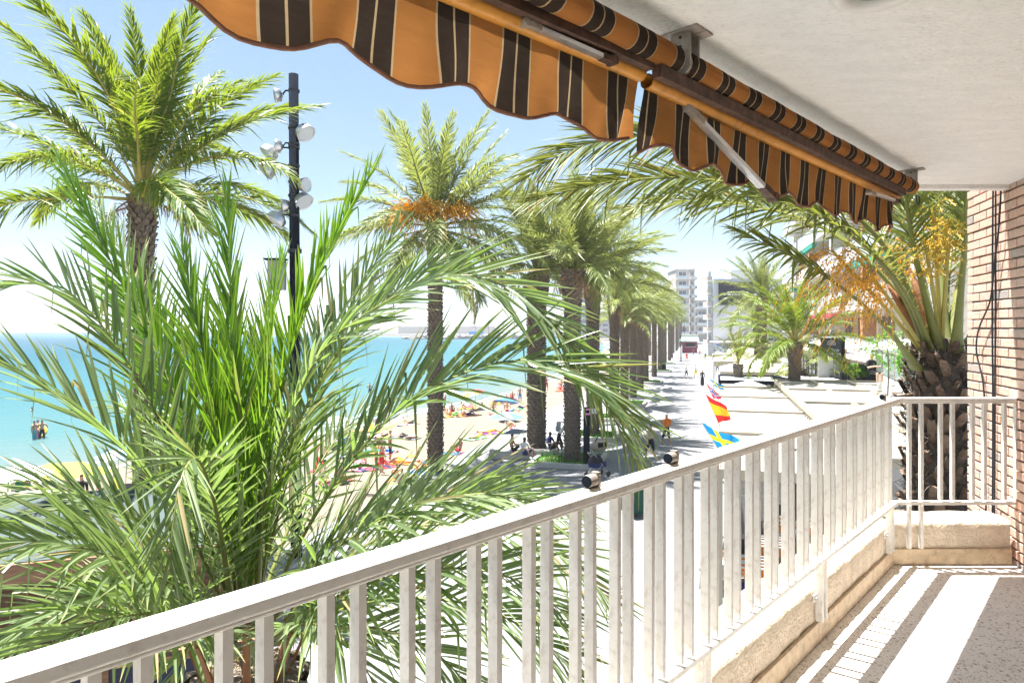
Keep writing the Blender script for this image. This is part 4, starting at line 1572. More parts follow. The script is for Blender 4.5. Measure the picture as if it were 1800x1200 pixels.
o['kind'] = 'stuff'
RPF = [ # main arching fronds over the terrace, then upright ones
 ([(1640, 640, 6.5), (1560, 475, 6.3), (1420, 365, 6.1), (1260, 318, 5.9), (1090, 318, 5.7), (925, 355, 5.5)], 0.9, .62, .15, .32),
 ([(1645, 640, 6.5), (1560, 440, 6.2), (1420, 320, 5.9), (1270, 255, 5.7), (1110, 240, 5.5), (1000, 265, 5.4), (915, 320, 5.3)], 0.9, .66, .15, .34),
 ([(1612, 648, 6.4), (1570, 590, 6.2), (1510, 530, 6.0), (1440, 478, 5.85), (1370, 440, 5.7), (1290, 405, 5.6)], 0.8, .42, .2, .55),
 ([(1640, 640, 6.5), (1580, 520, 6.6), (1480, 420, 6.8), (1360, 370, 7.0), (1220, 350, 7.2), (1080, 370, 7.4)], 0.8, .6, .2, .34),
 ([(1650, 640, 6.6), (1600, 500, 7.0), (1510, 380, 7.5), (1400, 320, 7.9), (1290, 310, 8.2)], 0.6, .6, .25, .3),
 ([(1650, 615, 6.4), (1625, 520, 6.3), (1600, 400, 6.2), (1585, 280, 6.1), (1560, 100, 6.0)], 0.5, .6, .3, .34),
 ([(1680, 620, 6.3), (1688, 520, 6.2), (1697, 400, 6.1), (1697, 260, 6.1), (1690, 80, 6.2)], -0.4, .6, .3, .34),
 ([(1660, 600, 6.6), (1655, 480, 6.8), (1650, 340, 7.0), (1640, 160, 7.2)], 0.3, .6, .3, .3),
 ([(1670, 600, 6.6), (1690, 480, 6.8), (1720, 340, 7.1), (1760, 160, 7.5)], -0.5, .6, .3, .3),
 ([(1645, 610, 6.6), (1620, 480, 7.0), (1590, 350, 7.5), (1550, 220, 8.0)], 0.4, .6, .3, .3),
 ([(1645, 640, 6.5), (1600, 530, 6.2), (1530, 440, 5.9), (1440, 380, 5.7), (1330, 345, 5.5)], 0.7, .6, .25, .36),
 ([(1660, 620, 6.7), (1665, 500, 7.3), (1680, 400, 7.9), (1700, 330, 8.6)], 0, .6, .3, .3),
 ([(1675, 640, 6.6), (1760, 520, 6.9), (1850, 470, 7.2), (1960, 470, 7.5)], -0.5, .6, .3, .3),
]
for i, (px, roll, ll, vee, pet) in enumerate(RPF):
    pts = [at(*p) - RP for p in px]
    Lr = sum((pts[j + 1] - pts[j]).length for j in range(len(pts) - 1))
    n = int(Lr * (1 - pet) / .026)
    me = frond_mesh('frond', M['leaf_right'], M['petiole'], [tuple(p) for p in pts], n, ll, .030, np.random.default_rng(700 + i), roll=roll,
                    pet=pet, vee=vee, droop=.22, segs=4, fold=True, alpha0=50, alpha1=22, rach=(.036, .004), broken=.06, dead=.02, spread=.25, spines=9, nose=7)
    obj('frond', me, None, rp)
for i, (x0, y0, x1, y1, Y0, Y1) in enumerate(((1640, 640, 1462, 440, 6.5, 6.0), (1640, 640, 1508, 452, 6.5, 5.9), (1635, 640, 1570, 430, 6.6, 6.8))):
    a_, b2 = at(x0, y0, Y0) - RP, at(x1, y1, Y1) - RP
    fruit_bunch(rp, a_, b2 - a_, 52 if i < 2 else 30, 0.80, 1.15, M['fruit'], 80 + i, stalk=(b2 - a_).length, beads=13, br=.0080, spread=.34, strand_r=.0022)
for i, (x1, y1, Y1) in enumerate(((1640, 380, 6.2), (1670, 400, 6.1), (1625, 420, 6.2))):
    a_, b2 = at(1655, 610, 6.4) - RP, at(x1, y1, Y1) - RP
    fruit_bunch(rp, a_, b2 - a_, 34, .55, .75, M['fruit_y'], 90 + i, stalk=(b2 - a_).length, beads=16, br=.009, spread=.35, strand_r=.002)
for i, (x1, y1, Y1) in enumerate(((1560, 500, 6.4), (1600, 470, 6.7))):
    a_, b2 = at(1650, 630, 6.5) - RP, at(x1, y1, Y1) - RP
    d = b2 - a_
    obj('spathe', MB().tube([a_, a_ + d * .35, a_ + d * .7, b2], [.03, .055, .045, .01], 7).mesh('spathe', True), M['sheath'], rp)

# ------------------------------------------------------------------ buildings
def window(parent, c, w, h, n, mglass, mframe, depth=.12):
    """window unit: frame proud of the wall with its pane set inside; n = outward normal"""
    n = Vector(n).normalized()
    s = Vector((-n.y, n.x, 0))
    Mx = Matrix((s, n, Vector((0, 0, 1)))).transposed()
    mb = MB()
    c = Vector(c)
    t = .09
    for dx, dz, sx, sz in ((0, h / 2, w, t), (0, -h / 2, w, t), (-w / 2, 0, t, h), (w / 2, 0, t, h), (0, 0, t * .7, h)):
        mb.box(c + s * dx + Vector((0, 0, dz)), (sx, depth, sz), M=Mx)
    f = obj('window', mb.mesh('window'), mframe, parent)
    obj('pane', MB().box(c - n * .01, (w, .05, h), M=Mx).mesh('pane'), mglass, f)

GLASS = mat('dark_window_glass', (0.05, 0.07, 0.09), 0.12, 0.2, 1, spec=.8)
SHADE = mat('beige_shutter', (0.45, 0.38, 0.30), 0.7, 0.1, 3)
PINK = mat('pale_pink_render', (0.46, 0.39, 0.36), .9, .06, .3)
OBRICK = mat('orange_brick_facade', (0.46, 0.24, 0.14), 0.9, 0.2, 3, bump=.2)
PGREY = mat('pale_grey_render', (0.44, 0.44, 0.455), 0.85, 0.06, .4)
BALG = mat('frosted_balustrade', (0.55, 0.58, 0.60), 0.25, 0.05, 2, spec=.6)
WRED = mat('red_awning_cloth', (0.62, 0.04, 0.14), .8)
GREENC = mat('green_awning_cloth', (0.03, 0.32, 0.24), .8)

# apartment block on the right, seen through the palm
def right_block():
    Y0, Y1 = 34.0, 76.0
    fx = lambda Y: 20.8 + .27 * (Y - 34)
    base = Vector((fx(Y0), Y0, 0))
    t = thing('apartment_building', 'apartment block with glass balconies and orange brick piers behind the right palm', 'building', base)
    u = Vector((.27, 1, 0)).normalized()
    n = Vector((-u.y, u.x, 0))
    Lt = (Y1 - Y0) / u.y
    mb = MB()
    a, b = Vector((0, 0, 0)), u * Lt
    back = -n * 14
    mb.prism([(p.x, p.y) for p in (a, a + back, b + back, b)], 0, 19.2)
    obj('wall', mb.mesh('wall'), mat('tan_facade', (0.55, 0.47, 0.40), .9, .1, 1), t)
    for fl in range(6):
        z = 4.35 + fl * 3.0
        for k in range(4):
            s0, s1 = Lt * k / 4 + .6, Lt * (k + 1) / 4 - .6
            dep = 1.9 if fl else 2.4
            sl = MB().bar(u * (s0 + s1) / 2 + Vector((0, 0, z)) + n * .002, u * (s0 + s1) / 2 + n * dep + Vector((0, 0, z)), s1 - s0, .30)
            balc = obj('balcony_slab', sl.mesh('balcony_slab'), M['white'], t)
            g = MB()
            q0, q1 = u * s0 + n * (dep - .08) + Vector((0, 0, z + .68)), u * s1 + n * (dep - .08) + Vector((0, 0, z + .68))
            g.bar(q0, q1, .04, .92)
            g.bar(u * s1 + n * .1 + Vector((0, 0, z + .68)), q1, .04, .92)
            g.bar(u * s0 + n * .1 + Vector((0, 0, z + .68)), q0, .04, .92)
            obj('balustrade', g.mesh('balustrade'), BALG, balc)
            r_ = MB().bar(q0 + Vector((0, 0, .50)), q1 + Vector((0, 0, .50)), .07, .06)
            obj('handrail', r_.mesh('handrail'), M['greymetal'], balc)
            for j, f in enumerate((.25, .7)):
                c = u * (s0 + (s1 - s0) * f) + n * .05 + Vector((0, 0, z + 1.35))
                window(t, c, 2.3, 2.2, n, GLASS if (fl + k + j) % 3 else SHADE, OBRICK)
            if (fl + k) % 3 == 1:
                aw = MB().bar(u * (s0 + .4) + n * (dep * .95) + Vector((0, 0, z + 2.55)), u * (s1 - .4) + n * (dep * .95) + Vector((0, 0, z + 2.55)), .35, .28)
                obj('rolled_awning', aw.mesh('rolled_awning'), WRED if (k, fl) == (1, 0) else GREENC, t)
        for k in range(5):
            c = u * (Lt * k / 4) + n * .35 + Vector((0, 0, z + 1.5))
            if fl < 6:
                obj('pier', MB().bar(c - Vector((0, 0, 1.5)), c + Vector((0, 0, 1.5)), .75, .9, up=n).mesh('pier'), OBRICK if k % 2 else M['white'], t)
    obj('roof', MB().bar(u * Lt / 2 + n * 1.2 + Vector((0, 0, 19.5)), u * Lt / 2 - n * 14.3 + Vector((0, 0, 19.5)), Lt + 1, .5).mesh('roof'), M['white'], t)
    # shop band on the ground floor
    for k in range(8):
        c = u * (Lt * (k + .5) / 8) + n * .06 + Vector((0, 0, 1.7))
        window(t, c, Lt / 8 - 1.2, 2.8, n, GLASS, M['charcoal'])
right_block()

# white block with the billboard at the end of the street
def billboard_block():
    Yb = 150.0
    x0, x1 = (1254 - 900) / 1200 * Yb, (1375 - 900) / 1200 * Yb
    top = at(0, 490, Yb).z
    t = thing('building', 'white block with a large black billboard at the end of the street', 'building', (x0, Yb, 0))
    obj('wall', MB().box(((x1 - x0) / 2, 2.5, top / 2), (x1 - x0, 5, top)).mesh('wall'), PGREY, t)
    obj('roof_box', MB().box((7.5, 2.5, top + 1.0), (7, 4, 2.0)).box((9, 2, top + 2.2), (1.2, 1, .6)).mesh('roof_box'), M['white'], t)
    bx0, bx1, bz0, bz1 = (1263 - 1254) / 8 + .0, (1352 - 1254) / 8, at(0, 536, Yb).z, at(0, 496, Yb).z
    bb = obj('billboard', MB().box(((bx0 + bx1) / 2, -.15, (bz0 + bz1) / 2), (bx1 - bx0, .2, bz1 - bz0)).mesh('billboard'), M['charcoal'], t)
    pr = MB()
    rr = random.Random(4)
    for (y, xa, xb, hh) in ((513.5, 1278, 1312, .28), (517.5, 1270, 1330, .30)):
        x = (xa - 1254) / 8
        while x < (xb - 1254) / 8:
            w = rr.uniform(.3, .9)
            pr.box((x + w / 2, -.26, at(0, y, Yb).z), (w, .02, hh))
            x += w + .18
    obj('print', pr.mesh('print'), M['white'], bb)
    for fl in range(6):
        z = 2.6 + fl * 2.8
        bl = obj('balcony_slab', MB().box((-.55, 2.5, z), (1.1, 3.6, .22)).mesh('balcony_slab'), M['white'], t)
        obj('balustrade', MB().box((-1.05, 2.5, z + .6), (.08, 3.6, .9)).box((-.55, .75, z + .6), (1.0, .08, .9)).mesh('balustrade'), PINK, bl)
        window(t, Vector((-.05, 2.5, z + 1.35)), 2, 1.8, (-1, 0, 0), GLASS, M['white'])
    # open ground floor with a column
    obj('canopy', MB().box((6, -4, 3.2), (14, 7, .25)).mesh('canopy'), M['white'], t)
    window(t, Vector((8, -.05, 1.6)), 9, 2.6, (0, -1, 0), GLASS, M['charcoal'])
billboard_block()

def slab_block(name, lab, x0p, x1p, ytop, Y, mw, floors, depth=14, balc=True, step=None):
    x0, x1 = (x0p - 900) / 1200 * Y, (x1p - 900) / 1200 * Y
    top = at(0, ytop, Y).z
    t = thing(name, lab, 'building', (x0, Y, 0))
    w = x1 - x0
    obj('wall', MB().box((w / 2, depth / 2, top / 2), (w, depth, top)).mesh('wall'), mw, t)
    obj('roof', MB().box((w / 2, depth / 2, top + .2), (w + .6, depth + .6, .4)).box((w * .7, depth / 2, top + 1.6), (w * .3, 4, 2.4)).mesh('roof'), M['white'], t)
    fh = top / floors
    nb = max(1, int(w / 5))
    for fl in range(1, floors):
        if balc:
            bl = obj('balcony_slab', MB().box((w / 2, -.8, fl * fh), (w * .96, 1.6, .3)).mesh('balcony_slab'), M['white'], t)
            obj('balustrade', MB().box((w / 2, -1.55, fl * fh + .65), (w * .96, .1, 1.0)).mesh('balustrade'), BALG, bl)
            obj('side_balcony', MB().box((w + .7, depth * .3, fl * fh), (1.4, depth * .4, .3)).box((w + 1.35, depth * .3, fl * fh + .6), (.1, depth * .4, .9)).mesh('side_balcony'), mw, t)
        for k in range(nb):
            window(t, Vector((w * (k + .5) / nb, -.05, fl * fh + fh * .5)), w / nb * .55, fh * .55, (0, -1, 0), GLASS, M['white'])
    return t
BEIGE = mat('beige_render', (0.36, 0.325, 0.285), .9, .06, .3)
slab_block('building', 'pinkish apartment block rising behind the promenade palms', 1188, 1211, 474, 270, PINK, 8)
slab_block('building', 'narrow pale block with side balconies beside the pinkish one', 1213, 1221, 474, 285, BEIGE, 8)
slab_block('building', 'low beige block at the end of the palm row, left of the street gap', 1222, 1246, 528, 320, BEIGE, 5)
slab_block('building', 'beige block showing between the promenade trunks', 1012, 1036, 512, 420, BEIGE, 7)
slab_block('building', 'wide low white block behind the far beach', 1040, 1120, 548, 440, PGREY, 5, balc=False)
slab_block('building', 'small white block left of the far beach palms', 940, 985, 562, 640, PGREY, 4, balc=False)
slab_block('building', 'faint low terrace of houses across the bay', 800, 870, 573.5, 800, PINK, 1, balc=False)
slab_block('building', 'row of pale houses across the bay, left of the stout trunk', 700, 780, 574, 820, BEIGE, 1, balc=False)

# ------------------------------------------------------------------ terrace side of the promenade
TA = -math.atan(.30)
def frame_things(loc, z, w, l, bays, label, mcol, slat_m, name='pergola', legs=True, fascia=.22, inner=1, group=None, rz=TA, zoff=0):
    """roofed terrace frame: posts, beams and a slatted or canvas roof in bays"""
    t = thing(name, label, 'pergola', (loc[0], loc[1], zoff), rz, group)
    bl = l / bays
    for i in range(bays + 1):
        y = bl * i
        bevel_mod(obj('beam', MB().bar((0, y, z), (w, y, z), .16, fascia).mesh('beam'), mcol, t), .01)
        if legs:
            for x in (0.06, w - .06):
                obj('post', MB().box((x, y, z / 2 - fascia / 4), (.12, .12, z - fascia / 2)).mesh('post'), mcol, t)
    for k in range(inner + 1):
        x = w * k / inner
        obj('side_beam', MB().bar((x, 0, z + .003), (x, l, z + .003), .12, fascia * .95).mesh('side_beam'), mcol, t)
    for i in range(bays):
        mb = MB()
        p = .21
        n = int((bl - .2) / p)
        for j in range(n):
            y = bl * i + .14 + j * p
            Mx = Euler((.10, 0, 0)).to_matrix()
            mb.box((w / 2, y + p / 2, z - fascia * .05 + .02 * math.sin(j * 2.1 + i)), (w - .16, p * .84, .03), M=Mx)
        s = obj('roof_slats', mb.mesh('roof_slats'), slat_m, t)
        s['kind'] = 'stuff'
    return t
SLAT = mat('white_roof_slats', (0.42, 0.40, 0.36), .6, .05, .8)
BEAMC = mat('cream_beam', (0.42, 0.36, 0.27), .6, .08, 2)
frame_things((4.35, 14.5), 2.95, 3.02, 22.0, 4, 'long white slatted terrace roof along the promenade with flags on its edge', BEAMC, SLAT)
frame_things((7.35, 14.2), 3.25, 5.2, 23.0, 4, 'wider white slatted terrace roof beside the house, right of the flagged one', BEAMC, SLAT, inner=3)
# dark-framed restaurant terraces behind
frame_things((12.6, 41.5), 2.8, 3.4, 5, 1, 'small dark framed terrace with striped roof around the young palm', M['charcoal'], mat('grey_slats', (.45, .48, .50), .6))
frame_things((16.2, 39.0), 3.0, 3.2, 4.2, 1, 'dark framed terrace with white roof left of the stocky trunk', M['charcoal'], M['white'], rz=-.05)
frame_things((20.4, 38.8), 3.0, 3.6, 4.2, 1, 'dark framed terrace with white roof right of the stocky trunk', M['charcoal'], M['white'], rz=-.05)
# beige terrace tents further down the street
for i, (x, Y, w, l, lab) in enumerate(((15.3, 50, 5.5, 7, 'beige canvas terrace tent behind the young palm'), (19.5, 66, 6, 8, 'beige canvas terrace tent further down the street'), (25, 84, 7, 9, 'farthest beige canvas terrace tent before the billboard block'))):
    t = thing('terrace_tent', lab, 'tent', (x, Y, 0), TA, 'canvas terrace tents')
    roof = MB()
    roof.add([(0, 0, 2.9), (w, 0, 2.9), (w, l, 2.9), (0, l, 2.9), (w / 2, l * .25, 3.7), (w / 2, l * .75, 3.7)], [(0, 1, 4), (1, 2, 5, 4), (2, 3, 5), (3, 0, 4, 5)])
    obj('roof', roof.mesh('roof'), M['cream'], t)
    obj('fascia', MB().box((w / 2, 0, 2.65), (w, .04, .5)).box((0, l / 2, 2.65), (.04, l, .5)).mesh('fascia'), mat('sand_canvas', (.62, .52, .42), .8), t)
    for px_, py_ in ((0, 0), (w, 0), (0, l), (w, l)):
        obj('post', MB().box((px_, py_, 1.45), (.1, .1, 2.9)).mesh('post'), M['white'], t)

def parasol(name, loc, r, h, m, lab, group, sides=8, lift=.28, tilt=0, az=0, pole=M['white'], stripes=None, valance=.0, square=False):
    t = thing(name, lab, 'parasol', loc, az, group)
    mb = MB()
    n = 4 if square else sides
    top = (0, 0, h + r * lift)
    V = [top]
    for k in range(n):
        an = 2 * math.pi * (k + .5) / n
        rr_ = r * (1.35 if square else 1)
        V.append((math.cos(an) * rr_, math.sin(an) * rr_, h))
    mids = []
    for k in range(n):
        p = Vector(V[1 + k]) * .5 + Vector(top) * .5 + Vector((0, 0, r * .045))
        mids.append(len(V))
        V.append(tuple(p))
    F = []
    for k in range(n):
        k2 = (k + 1) % n
        F.append((0, mids[k], mids[k2]))
        F.append((mids[k], 1 + k, 1 + k2, mids[k2]))
    if valance:
        o = len(V)
        for k in range(n):
            x, y, z = V[1 + k]
            V.append((x, y, z - valance))
        for k in range(n):
            F.append((1 + k, 1 + (k + 1) % n, o + (k + 1) % n, o + k))
    me = new_mesh('canopy', V, F)
    me.materials.append(m)
    if stripes:
        me.materials.append(stripes)
        for i, f in enumerate(me.polygons):
            f.material_index = (min(i // 2, n - 1)) % 2 if i < 2 * n else 0
    c = obj('canopy', me, None, t)
    c.rotation_euler = (tilt, 0, 0)
    obj('pole', MB().tube([(0, 0, 0), (0, 0, h + r * lift)], .025, 6).mesh('pole'), pole, t)
    rb = MB()
    for k in range(n):
        rb.tube([(0, 0, h - .02), Vector(V[1 + k]) * .97 + Vector((0, 0, .0))], .008, 4)
    r2 = obj('ribs', rb.mesh('ribs'), pole, t)
    r2.rotation_euler = (tilt, 0, 0)
    return t
GTP = 'white restaurant parasols'
for (x, y, Y, r, lab) in ((1506, 606, 43, 2.1, 'broad white restaurant parasol right of the hanging signboard'), (1582, 601, 30, 1.5, 'white restaurant parasol nearest to the right palm trunk'),
                          (1436, 606, 46, 1.9, 'white restaurant parasol left of the hanging signboard'), (1556, 610, 40, 1.5, 'white restaurant parasol behind the glass balustrade')):
    p = at(x, y, Y)
    parasol('restaurant_parasol', (p.x, Y, 0), r, p.z - .3, M['white'], lab, GTP, lift=.32)
# pyramid tent in front of the flags
p = at(1318, 668, 38)
t = thing('pyramid_tent', 'small white pyramid tent behind the flagged terrace roof', 'tent', (p.x, 38, 0))
obj('roof', MB().add([(-1.3, -1.3, p.z - .5), (1.3, -1.3, p.z - .5), (1.3, 1.3, p.z - .5), (-1.3, 1.3, p.z - .5), (0, 0, p.z)], [(0, 1, 4), (1, 2, 4), (2, 3, 4), (3, 0, 4)]).mesh('roof'), M['white'], t)
for sx in (-1, 1):
    for sy in (-1, 1):
        obj('leg', MB().tube([(sx * 1.25, sy * 1.25, 0), (sx * 1.25, sy * 1.25, p.z - .5)], .03, 6).mesh('leg'), M['white'], t)

# hanging signboard with shell emblem
def signboard():
    Y = 38.0
    c = at(1461, 608, Y)
    w, hgt = 38 * Y / 1200, 25 * Y / 1200
    t = thing('signboard', 'black hanging signboard with shell emblem and white script lettering', 'sign', (c.x + w / 2 + .06, Y, 0))
    ox = -w / 2 - .06
    obj('pole', MB().box((0, 0, (c.z + hgt / 2 + .1) / 2), (.16, .16, c.z + hgt / 2 + .1)).mesh('pole'), M['charcoal'], t)
    obj('crossbar', MB().box((ox, 0, c.z + hgt / 2 + .03), (w + .3, .08, .06)).mesh('crossbar'), M['charcoal'], t)
    bd = obj('board', MB().box((ox, 0, c.z), (w, .06, hgt)).mesh('board'), M['dark'], t)
    em = MB()
    cy = c.z + .10
    for k in range(7):
        an = R(15 + 150 * k / 6)
        em.bar((ox + math.cos(an) * .07, -.036, cy + math.sin(an) * .06), (ox + math.cos(an) * .21, -.036, cy + math.sin(an) * .20), .008, .018, up=(-math.sin(an), 0, math.cos(an)))
    arc = [(ox + math.cos(R(a_)) * .23, -.036, cy + math.sin(R(a_)) * .22) for a_ in range(0, 181, 15)]
    em.tube(arc, .011, 4)
    em.tube([(ox - .24, -.036, cy - .04), (ox, -.036, cy - .02), (ox + .24, -.036, cy - .04)], .010, 4)
    em.lathe([(0.0001, 0), (.03, 0), (.0001, .02)], 8, (ox, -.036, cy + .02))
    obj('shell_emblem', em.mesh('shell_emblem'), M['white'], bd)
    f = bpy.data.curves.new('lettering', 'FONT')
    f.body = 'La Perla'
    f.size = .26
    f.shear = .35
    f.align_x = 'CENTER'
    f.extrude = .003
    f.materials.append(M['white'])
    tmp = bpy.data.objects.new('tmp_text', f)
    COL.objects.link(tmp)
    tme = bpy.data.meshes.new_from_object(tmp.evaluated_get(bpy.context.evaluated_depsgraph_get()))
    bpy.data.objects.remove(tmp)
    tme.materials.clear()
    o = obj('lettering', tme, M['white'], bd)
    o.location = (ox, -.036, c.z - hgt * .40)
    o.rotation_euler = (R(90), 0, 0)
signboard()

# planted hedge and raised terrace with glass balustrade
def leaf_clump(n, sx, sy, sz, seed, size=.09):
    rs = np.random.default_rng(seed)
    c = rs.normal(0, 1, (n, 3))
    c /= np.linalg.norm(c, axis=1)[:, None]
    c *= rs.uniform(.55, 1, n)[:, None] ** .5
    lump = 1 + .25 * np.sin(c[:, 0] * 5 + seed) + .2 * np.sin(c[:, 1] * 6) * np.cos(c[:, 2] * 5)
    c = c * lump[:, None] * np.array((sx, sy, sz))
    a_ = rs.normal(0, 1, (n, 3))
    a_ /= np.linalg.norm(a_, axis=1)[:, None]
    b_2 = np.cross(a_, rs.normal(0, 1, (n, 3)))
    b_2 /= np.linalg.norm(b_2, axis=1)[:, None]
    s = size * rs.uniform(.6, 1.4, n)[:, None]
    V = np.stack([c - a_ * s, c + b_2 * s * .45, c + a_ * s, c - b_2 * s * .45], 1).reshape(-1, 3)
    Q = np.arange(n * 4).reshape(-1, 4)
    col = np.zeros((n, 4, 3))
    col[..., 0] = rs.uniform(0, 1, n)[:, None]
    me = mesh_np('foliage', V, Q, False, col.reshape(-1, 3))
    me.materials.append(M['shrub'])
    return me
hp = at(1517, 655, 39)
t = thing('hedge', 'bright green clipped hedge along the back of the white terrace roof', 'hedge', (hp.x, 39, 0))
o = obj('foliage', leaf_clump(3200, 1.25, .5, .42, 3), None, t)
o.location = (0, 0, hp.z + .02)
obj('planter', MB().box((0, 0, hp.z / 2), (2.3, .8, hp.z)).mesh('planter'), M['charcoal'], t)
for i, (x, y, Y, s) in enumerate(((1560, 612, 27, .75), (1597, 634, 24, .5))):
    p = at(x, y, Y)
    t = thing('shrub', ('leafy yellow-green shrub above the glass balustrade', 'small shrub by the right palm trunk behind the glass')[i], 'shrub', (p.x, Y, 3.1))
    o = obj('foliage', leaf_clump(420, s, s, s * 1.0, 7 + i, .08), None, t)
    o.location = (0, 0, p.z - 3.1)
    obj('stem', MB().tube([(0, 0, 0), (.05, 0, (p.z - 3.1) * .6), (0, 0, p.z - 3.1)], .03, 5).mesh('stem'), M['trunk'], t)
t = thing('raised_terrace', 'white raised terrace with glass balustrade behind the right palm', 'terrace', at(1600, 660, 22).xy.to_3d())
ta, tb = at(1542, 650, 31), at(1640, 690, 20)
ta.z = tb.z = 4.0
wl_ = MB()
wl_.prism([(ta.x, ta.y), (tb.x, tb.y), (tb.x + 8, tb.y + 2), (ta.x + 8, ta.y + 2)], 0, 4.0)
obj('wall', wl_.mesh('wall'), M['white'], t, True)
for k in range(7):
    f0, f1 = k / 7, (k + 1) / 7
    q0, q1 = ta.lerp(tb, f0), ta.lerp(tb, f1)
    gp = MB().bar(q0 + Vector((0, 0, .52)), q1 + Vector((0, 0, .52)), .03, .92)
    gl = obj('glass_panel', gp.mesh('glass_panel'), mat('balustrade_glass', (.30, .42, .42), .1, .1, 2, spec=.8) if k == 0 else bpy.data.materials['balustrade_glass'], t, True)
    obj('post', MB().box(q0 + Vector((0, 0, .5)), (.06, .06, 1.04)).mesh('post'), M['greymetal'], t, True)
obj('handrail', MB().bar(ta + Vector((0, 0, 1.03)), tb + Vector((0, 0, 1.03)), .07, .05).mesh('handrail'), M['greymetal'], t, True)
# grey upright advertising panel behind the signboard
p = at(1452, 640, 42)
t = thing('panel_screen', 'pale grey upright panel below the black signboard', 'screen', (p.x, 42, 0))
obj('panel', MB().box((0, 0, 2.5), (1.0, .1, 3.6)).box((1.0, 0, 2.5), (.9, .08, 3.4)).mesh('panel'), PGREY, t)
obj('base', MB().box((.4, 0, .35), (2.2, .6, .7)).mesh('base'), M['charcoal'], t)

# --- flags on the terrace edge
def flag_mat(name, kind):
    m = bpy.data.materials.new(name)
    m.use_nodes = True
    N, L = m.node_tree.nodes, m.node_tree.links
    b = N['Principled BSDF']
    b.inputs['Roughness'].default_value = .8
    uv = N.new('ShaderNodeUVMap')
    sp = N.new('ShaderNodeSeparateXYZ')
    L.new(uv.outputs[0], sp.inputs[0])
    def band(sock, lo, hi):
        g = N.new('ShaderNodeMath'); g.operation = 'GREATER_THAN'; g.inputs[1].default_value = lo
        l = N.new('ShaderNodeMath'); l.operation = 'LESS_THAN'; l.inputs[1].default_value = hi
        x = N.new('ShaderNodeMath'); x.operation = 'MULTIPLY'
        L.new(sock, g.inputs[0]); L.new(sock, l.inputs[0]); L.new(g.outputs[0], x.inputs[0]); L.new(l.outputs[0], x.inputs[1])
        return x.outputs[0]
    def mx(a_, b_c, fac):
        q = N.new('ShaderNodeMixRGB')
        if isinstance(a_, tuple):
            q.inputs['Color1'].default_value = (*a_, 1)
        else:
            L.new(a_, q.inputs['Color1'])
        q.inputs['Color2'].default_value = (*b_c, 1)
        L.new(fac, q.inputs['Fac'])
        return q.outputs[0]
    U, Vv = sp.outputs[0], sp.outputs[1]
    if kind == 'cross':
        c = mx((.01, .26, .60), (.85, .68, .02), band(U, .30, .44))
        c = mx(c, (.85, .68, .02), band(Vv, .40, .60))
    elif kind == 'redcross':
        c = mx((.62, .02, .05), (.8, .8, .8), band(U, .26, .50))
        c = mx(c, (.8, .8, .8), band(Vv, .36, .64))
        c = mx(c, (.02, .05, .35), band(U, .32, .44))
        c = mx(c, (.02, .05, .35), band(Vv, .43, .57))
    elif kind == 'bands':
        c = mx((.68, .03, .03), (.88, .52, .02), band(Vv, .27, .73))
    elif kind == 'stripes':
        w = N.new('ShaderNodeMath'); w.operation = 'MULTIPLY'; w.inputs[1].default_value = 4.5
        f = N.new('ShaderNodeMath'); f.operation = 'FRACT'
        L.new(Vv, w.inputs[0]); L.new(w.outputs[0], f.inputs[0])
        c = mx((.75, .76, .78), (.03, .12, .48), band(f.outputs[0], -.1, .5))
    L.new(c, b.inputs['Base Color'])
    tr = N.new('ShaderNodeBsdfTranslucent')
    L.new(c, tr.inputs['Color'])
    ms = N.new('ShaderNodeMixShader')
    ms.inputs[0].default_value = .4
    L.new(b.outputs[0], ms.inputs[1]); L.new(tr.outputs[0], ms.inputs[2])
    L.new(ms.outputs[0], N['Material Output'].inputs['Surface'])
    return m
def flag(kind, lab, p00, p10, p01, p11, foot, seed):
    """corners: hoist top, fly top, hoist bottom, fly bottom"""
    t = thing('flag', lab, 'flag', foot, 0, 'flags on the edge of the terrace roof')
    n, k = 18, 12
    V, F, U = [], [], []
    nrm = (p10 - p00).cross(p01 - p00).normalized()
    Ls = (p10 - p00).length
    for i in range(n + 1):
        for j in range(k + 1):
            u, v = i / n, j / k
            p = (p00 * (1 - u) + p10 * u) * (1 - v) + (p01 * (1 - u) + p11 * u) * v
            p = p + nrm * (.07 * Ls * u * math.sin(u * 9 + v * 3 + seed)) + Vector((0, 0, -.05 * Ls * math.sin(u * math.pi) * (1 - v)))
            V.append(p)
            U.append((u, 1 - v))
    for i in range(n):
        for j in range(k):
            q = i * (k + 1) + j
            F.append((q, q + k + 1, q + k + 2, q + 1))
    me = new_mesh('cloth', V, F)
    uv = me.uv_layers.new(name='UVMap')
    for l in me.loops:
        uv.data[l.index].uv = U[l.vertex_index]
    me.polygons.foreach_set('use_smooth', [True] * len(me.polygons))
    obj('cloth', me, flag_mat('flag_' + kind + str(seed), kind), t, True)
    pt = p00 + (p00 - p01).normalized() * .06
    obj('flagpole', MB().tube([Vector(foot), p01, pt], .014, 6).mesh('flagpole'), M['white'], t, True)
def px_flag(kind, lab, quad, Y, seed):
    q = [at(x, y, Y + dy) for x, y, dy in quad]
    foot = q[2] + Vector((.25, .05, -.35))
    flag(kind, lab, *q, foot, seed)
px_flag('cross', 'blue flag with yellow cross nearest to the balcony railing', [(1232, 741, 0), (1300, 770, -.3), (1264, 792, 0), (1303, 795, -.3)], 16.8, 1)
px_flag('bands', 'red and yellow banded flag, second from the railing', [(1240, 692, 0), (1278, 712, -.3), (1262, 742, 0), (1284, 738, -.4)], 21.5, 2)
px_flag('redcross', 'red flag with white and blue cross behind the banded one', [(1241, 672, 0), (1262, 690, -.2), (1254, 700, 0), (1268, 702, -.3)], 26.5, 3)
